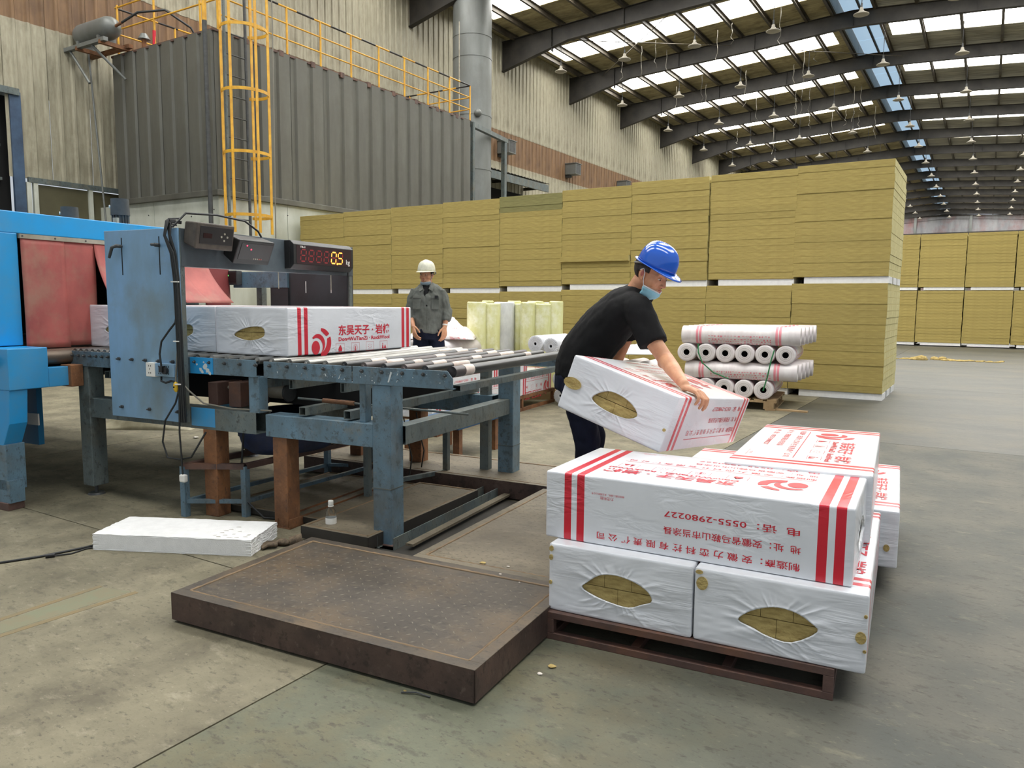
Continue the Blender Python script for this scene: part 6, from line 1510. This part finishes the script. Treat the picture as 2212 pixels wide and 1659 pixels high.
def hand(P, M, curl, sc=1.0, mirror=1, name='hand', wrist=None, thumb_out=.9):
    """palm frame M: x across the knuckles (thumb side = +x*mirror), y along the fingers, z = back of the hand"""
    T = lambda p: M @ (Vector((p[0] * mirror, p[1], p[2])) * sc)
    shapes = [('l', [(T((0, -.045, 0)), .026 * sc, .017 * sc, M.to_3x3() @ Vector((1, 0, 0))), (T((0, -.02, 0)), .031 * sc, .016 * sc, M.to_3x3() @ Vector((1, 0, 0))), (T((0, .02, .001)), .040 * sc, .015 * sc, M.to_3x3() @ Vector((1, 0, 0))), (T((0, .045, .001)), .041 * sc, .013 * sc, M.to_3x3() @ Vector((1, 0, 0)))])]
    if wrist is not None: shapes.append(('c', wrist, T((0, -.04, 0)), .026 * sc, .024 * sc))
    fl_ = [(.031, .043, [.040, .026, .020]), (.0105, .048, [.045, .029, .021]), (-.0105, .046, [.041, .027, .020]), (-.030, .040, [.032, .021, .018])]
    for i, (x, y, L) in enumerate(fl_):
        p = Vector((x, y - .012, .0)); a = 0.0; r = .0096 if i < 3 else .0084; prev = p; q = p
        nxt = Vector((x, y + .002, 0)); shapes.append(('c', T(p), T(nxt), r * sc * 1.05, r * sc)); prev = nxt
        for j, l in enumerate(L):
            a += curl[i][j]; d = Vector((x * .9 if j == 0 else -x * .5, math.cos(a), -math.sin(a))).normalized(); q = prev + d * l
            shapes.append(('c', T(prev), T(q), r * sc * (1 - .06 * j), r * sc * (.94 - .07 * j))); prev = q
    tp = [Vector((.022, -.028, -.004)), Vector((.048, -.002, -.012)), Vector((.060 + .01 * thumb_out, .028, -.022)), Vector((.058 + .012 * thumb_out, .052, -.034))]
    for j in range(3): shapes.append(('c', T(tp[j]), T(tp[j + 1]), (.0135, .0105, .0095)[j] * sc, (.0105, .0095, .008)[j] * sc))
    return blob(name, skin, P, shapes, .0036 * sc, 2)

def pair(a, b_, r0, r1): return ('c', a, b_, r0, r1)

# ------------------------------------------------ worker in the blue helmet
W1 = thing('person', 'man in blue helmet and black t-shirt bending forward with a wrapped bundle', 'person', 'W', (.47, 4.66, .131))
side = (.17, 1, 0)
neck_c = Vector((.775, 4.47, 1.47)); hc = Vector((.795, 4.42, 1.560))
tor = [((.405, 4.62, .935), .185, .150, side), ((.420, 4.615, 1.02), .190, .160, side), ((.455, 4.60, 1.11), .188, .158, side), ((.52, 4.575, 1.20), .190, .152, side),
       ((.595, 4.55, 1.29), .200, .148, side), ((.665, 4.525, 1.365), .205, .130, side), ((.72, 4.50, 1.42), .180, .100, side), ((.76, 4.48, 1.455), .095, .078, side), ((.775, 4.47, 1.475), .072, .068, side)]
shR = Vector((.712, 4.34, 1.355)); slR = Vector((.79, 4.245, 1.165)); shL = Vector((.72, 4.69, 1.37)); slL = Vector((.74, 4.80, 1.19))
tee = blob('t_shirt', shirt, W1, [('l', tor), pair(shR + Vector((-.03, .05, .01)), shR, .098, .090), ('l', [(shR, .092, .088, (1, .3, 0)), (shR.lerp(slR, .5), .086, .080, (1, .3, .2)), (slR, .086, .074, (1, .3, .3))]),
       pair(shL, shL + Vector((-.03, -.05, .01)), .088, .095), ('l', [(shL, .088, .086, (1, .3, 0)), (slL, .080, .074, (1, .3, .3))])], .011, 5)
wrinkle(tee, .0065, 6.0, 3); wrinkle(tee, .003, 17.0, 8)
hipc = Vector((.40, 4.62, .93))
trs = blob('trousers', pants, W1, [('l', [((.415, 4.62, 1.0), .165, .130, side), ((.400, 4.62, .93), .178, .145, side), ((.395, 4.62, .86), .178, .142, side)]),
       ('l', [((.390, 4.535, .88), .098, .105, side), ((.425, 4.52, .72), .086, .092, side), ((.455, 4.51, .56), .072, .076, side), ((.450, 4.52, .38), .064, .070, side), ((.445, 4.53, .22), .060, .066, side), ((.445, 4.53, .185), .062, .068, side)]),
       ('l', [((.395, 4.71, .88), .098, .105, side), ((.460, 4.74, .72), .086, .092, side), ((.520, 4.77, .56), .072, .076, side), ((.515, 4.80, .38), .064, .070, side), ((.505, 4.82, .22), .060, .066, side), ((.505, 4.82, .185), .062, .068, side)])], .011, 5)
wrinkle(trs, .009, 8, 9)
shoe_m = mat('dark_shoe', S(40, 38, 38), rough=.6)
for x, y in ((.47, 4.51), (.53, 4.81)):
    blob('shoe', shoe_m, W1, [('l', [((x - .06, y + .01, .165), .036, .034, side), ((x + .02, y, .170), .042, .038, side), ((x + .10, y - .01, .158), .044, .026, side), ((x + .16, y - .015, .152), .034, .020, side)])], .007, 3)
# near arm
elb = Vector((.850, 4.20, 1.085))
Rr = Rb.to_3x3(); nx_, ny_, nz_ = Rr @ Vector((1, 0, 0)), Rr @ Vector((0, 1, 0)), Rr @ Vector((0, 0, 1))
hf = (nx_ * .98 - ny_ * .20).normalized(); hz = nz_; hx = hf.cross(hz)
edge = Vector((.232, 3.897, .86)) + nx_ * .6 + ny_ * .262 + nz_ * .285
hcn = edge - hf * .050 + nz_ * .024; wr1 = hcn - hf * .055 + nz_ * .010
armR = blob('right_arm', skin, W1, [pair(Vector((.765, 4.28, 1.22)), elb, .050, .043), pair(elb, elb.lerp(wr1, .35), .045, .043), pair(elb.lerp(wr1, .35), wr1, .043, .027), ('e', elb + Vector((-.012, .01, -.018)), (.032, .032, .034))], .006, 4)
HM = Matrix(((hx.x, hf.x, hz.x, hcn.x), (hx.y, hf.y, hz.y, hcn.y), (hx.z, hf.z, hz.z, hcn.z), (0, 0, 0, 1)))
hand(W1, HM, [[.45, .95, .30], [.50, .98, .32], [.52, 1.0, .35], [.55, 1.0, .4]], 1.03, -1, 'right_hand', wr1, .6)
# far arm reaching under the bundle
elL = Vector((.66, 4.93, .99)); wrL = Vector((.70, 4.83, .80))
blob('left_arm', skin, W1, [pair(Vector((.73, 4.79, 1.22)), elL, .048, .043), pair(elL, elL.lerp(wrL, .4), .044, .042), pair(elL.lerp(wrL, .4), wrL, .042, .027)], .007, 3)
gp = Vector((.232, 3.897, .86)) + ny_ * 1.0 - nx_ * .03 + nz_ * .10
hfL = (nz_ * -1.0 + nx_ * .1).normalized(); hzL = (-nx_).normalized(); hxL = hfL.cross(hzL).normalized(); 
HL = Matrix(((hxL.x, hfL.x, hzL.x, gp.x), (hxL.y, hfL.y, hzL.y, gp.y), (hxL.z, hfL.z, hzL.z, gp.z), (0, 0, 0, 1)))
hand(W1, HL, [[.7, .8, .3]] * 4, 1.0, 1, 'left_hand', wrL, .4)
HF = frame(hc, (.64, -.62, -.42), (.26, -.20, 1))
hd, HM1 = head(W1, HF, bluehat, 1.03)
blob('neck', skin, W1, [pair(neck_c + Vector((-.02, .01, -.03)), hc + Vector((-.045, .03, -.045)), .060, .056)], .006, 3)
helmet(W1, HM1 @ Matrix.Translation((0, .016, .012)) @ Matrix.Scale(.92, 4), bluehat, .045, -.02)
def mask(P, M, m1, m2, thin=1.0, drop=0.0):
    b = MB(); nu, nv = 24, 9; vs = []
    for j in range(nv + 1):
        v = j / nv
        for i in range(nu + 1):
            t = (-1.25 + 2.5 * i / nu)
            rx = .071 + .003 * math.sin(v * 14); fy = .086 + .008 * math.sin(v * PI)
            z = -.074 - .058 * v * thin - .004 * (1 - math.cos(t)) + .016 * abs(math.sin(t)) * (1 - v)
            vs.append((rx * (1 - .25 * v * v) * math.sin(t), -.010 + (fy + .020 - .050 * v ** 2.2) * math.cos(t) + .0015 * math.sin(v * 22), z - drop))
    fs = [(j * (nu + 1) + i, j * (nu + 1) + i + 1, (j + 1) * (nu + 1) + i + 1, (j + 1) * (nu + 1) + i) for j in range(nv) for i in range(nu)]
    b.add(vs, fs, True, M); o = b.build('face_mask', m1, P); s_ = o.modifiers.new('t', 'SOLIDIFY'); s_.thickness = .002; s_.offset = 1
    T = lambda p: M @ Vector(p)
    MB().tube([T((vs[i][0] * 1.015, vs[i][1] * 1.02, vs[i][2] + .002)) for i in range(nu + 1)], .0045, 6).build('white_edge', m2, o)
    for s in (-1, 1):
        MB().tube([T((s * .060, .022, -.060 - drop)), T((s * .074, .014, -.03)), T((s * .081, .010, .010)), T((s * .082, -.006, .028)), T((s * .082, -.024, .012))], .0022, 6).build('ear_loop', m2, o)
    return o
mask(W1, HM1, maskb, maskw)

# ------------------------------------------------ worker in the white helmet
W2 = thing('person', 'man in white helmet and grey work jacket standing beyond the roller table', 'person', 'W', (-.75, 6.8, 0))
W2.location = (-.993, 9.0, 0); W2.scale = (1.08, 1.08, 1.08)
sx2 = (1, .15, 0); yb_ = 6.8
jk = blob('work_jacket', jacket, W2, [('l', [((-.745, yb_, .955), .178, .125, sx2), ((-.745, yb_, 1.0), .172, .125, sx2), ((-.745, yb_, 1.12), .172, .128, sx2), ((-.745, yb_, 1.26), .174, .128, sx2), ((-.75, yb_, 1.36), .180, .122, sx2), ((-.755, yb_, 1.43), .158, .098, sx2), ((-.76, yb_, 1.468), .098, .078, sx2), ((-.76, yb_, 1.492), .066, .064, sx2)]),
      ('l', [((-.62, yb_, 1.415), .052, .055, sx2), ((-.585, yb_, 1.34), .058, .060, sx2), ((-.555, yb_ - .005, 1.20), .058, .058, sx2), ((-.545, yb_ - .03, 1.14), .052, .054, sx2), ((-.552, yb_ - .05, 1.085), .046, .046, sx2)]),
      ('l', [((-.885, yb_, 1.415), .052, .055, sx2), ((-.92, yb_ - .005, 1.34), .056, .060, sx2), ((-.945, yb_ - .02, 1.20), .056, .056, sx2), ((-.93, yb_ - .07, 1.09), .045, .047, sx2)])], .008, 4)
wrinkle(jk, .009, 9, 5); wrinkle(jk, .005, 21, 7)
MB().loft([((-.748, yb_ - .120, 1.20), .006, .006, sx2), ((-.76, yb_ - .116, 1.34), .020, .014, sx2), ((-.762, yb_ - .092, 1.43), .040, .018, sx2), ((-.765, yb_ - .05, 1.475), .043, .02, sx2)], 12).build('dark_undershirt', shirt, jk)
for s in (-1, 1):
    c = MB(); x0 = -.762
    c.add([(x0 + s * .055, yb_ - .035, 1.505), (x0 + s * .085, yb_ - .06, 1.465), (x0 + s * .07, yb_ - .125, 1.40), (x0 + s * .028, yb_ - .118, 1.425), (x0 + s * .043, yb_ - .078, 1.475)], [(0, 1, 2, 3, 4)]); o = c.build('collar', jacket, jk); m_ = o.modifiers.new('t', 'SOLIDIFY'); m_.thickness = .006
    MB().box(x0 + s * .10 - .04, x0 + s * .10 + .045, yb_ - .138, yb_ - .126, 1.322, 1.35).build('pocket_flap', jacket, jk, bev=.004)
    MB().box(x0 + s * .10 - .042, x0 + s * .10 + .042, yb_ - .134, yb_ - .125, 1.21, 1.322).build('chest_pocket', jacket, jk, bev=.004)
MB().box(-.665, -.63, yb_ - .146, yb_ - .134, 1.325, 1.36).build('dark_glasses_case', blacks, W2, bev=.004)
MB().cyl((-.748, yb_ - .1275, .97), (-.752, yb_ - .1305, 1.24), .004, n=6).build('front_seam', jacket, jk)
t2 = blob('trousers', pants, W2, [('l', [((-.745, yb_, 1.04), .150, .105, sx2), ((-.745, yb_, .98), .172, .122, sx2), ((-.745, yb_, .88), .172, .12, sx2)]),
      ('l', [((-.83, yb_, .9), .092, .098, sx2), ((-.84, yb_, .5), .072, .078, sx2), ((-.845, yb_ + .01, .08), .062, .068, sx2)]), ('l', [((-.66, yb_, .9), .092, .098, sx2), ((-.65, yb_, .5), .072, .078, sx2), ((-.645, yb_ + .01, .08), .062, .068, sx2)])], .012, 4)
wrinkle(t2, .008, 9, 2)
for x in (-.845, -.645): blob('shoe', shoe_m, W2, [('l', [((x, yb_ + .06, .05), .038, .040, (1, 0, 0)), ((x, yb_ - .04, .055), .042, .042, (1, 0, 0)), ((x, yb_ - .14, .035), .044, .028, (1, 0, 0)), ((x, yb_ - .2, .03), .034, .022, (1, 0, 0))])], .008, 3)
wR2 = Vector((-.562, yb_ - .065, 1.045)); HM2 = frame((-.568, yb_ - .08, .975), (-.05, -.1, -1), (.75, -.65, 0))
blob('left_forearm', skin, W2, [pair(Vector((-.552, yb_ - .05, 1.11)), wR2, .032, .025)], .007, 2)
hand(W2, HM2, [[.35, .5, .3], [.4, .5, .3], [.45, .5, .3], [.5, .5, .3]], .98, 1, 'left_hand', wR2, .1)
MB().cyl((-.560, yb_ - .063, 1.05), (-.562, yb_ - .066, 1.036), .030, n=18).build('white_wristband', white, W2)
wL2 = Vector((-.905, yb_ - .12, 1.05)); HM3 = frame((-.89, yb_ - .15, .99), (.2, -.35, -1), (-.8, -.5, 0))
blob('right_forearm', skin, W2, [pair(Vector((-.928, yb_ - .075, 1.11)), wL2, .032, .025)], .007, 2)
hand(W2, HM3, [[.35, .5, .3]] * 4, .98, -1, 'right_hand', wL2, .3)
H2c = Vector((-.765, 6.765, 1.575))
HF2 = frame(H2c, (-.30, -.95, -.02), (0, 0, 1))
hd2, M2_ = head(W2, HF2, whitehat, .87, .005)
blob('neck', skin, W2, [pair(Vector((-.762, 6.80, 1.44)), Vector((-.758, 6.79, 1.54)), .050, .047)], .007, 3)
helmet(W2, M2_, whitehat, .040, .02, vents=False)
mask(W2, M2_, mat('grey_blue_mask', S(132, 150, 160), rough=.8), mat('grey_mask_edge', S(150, 164, 172), rough=.8), .5, .022)
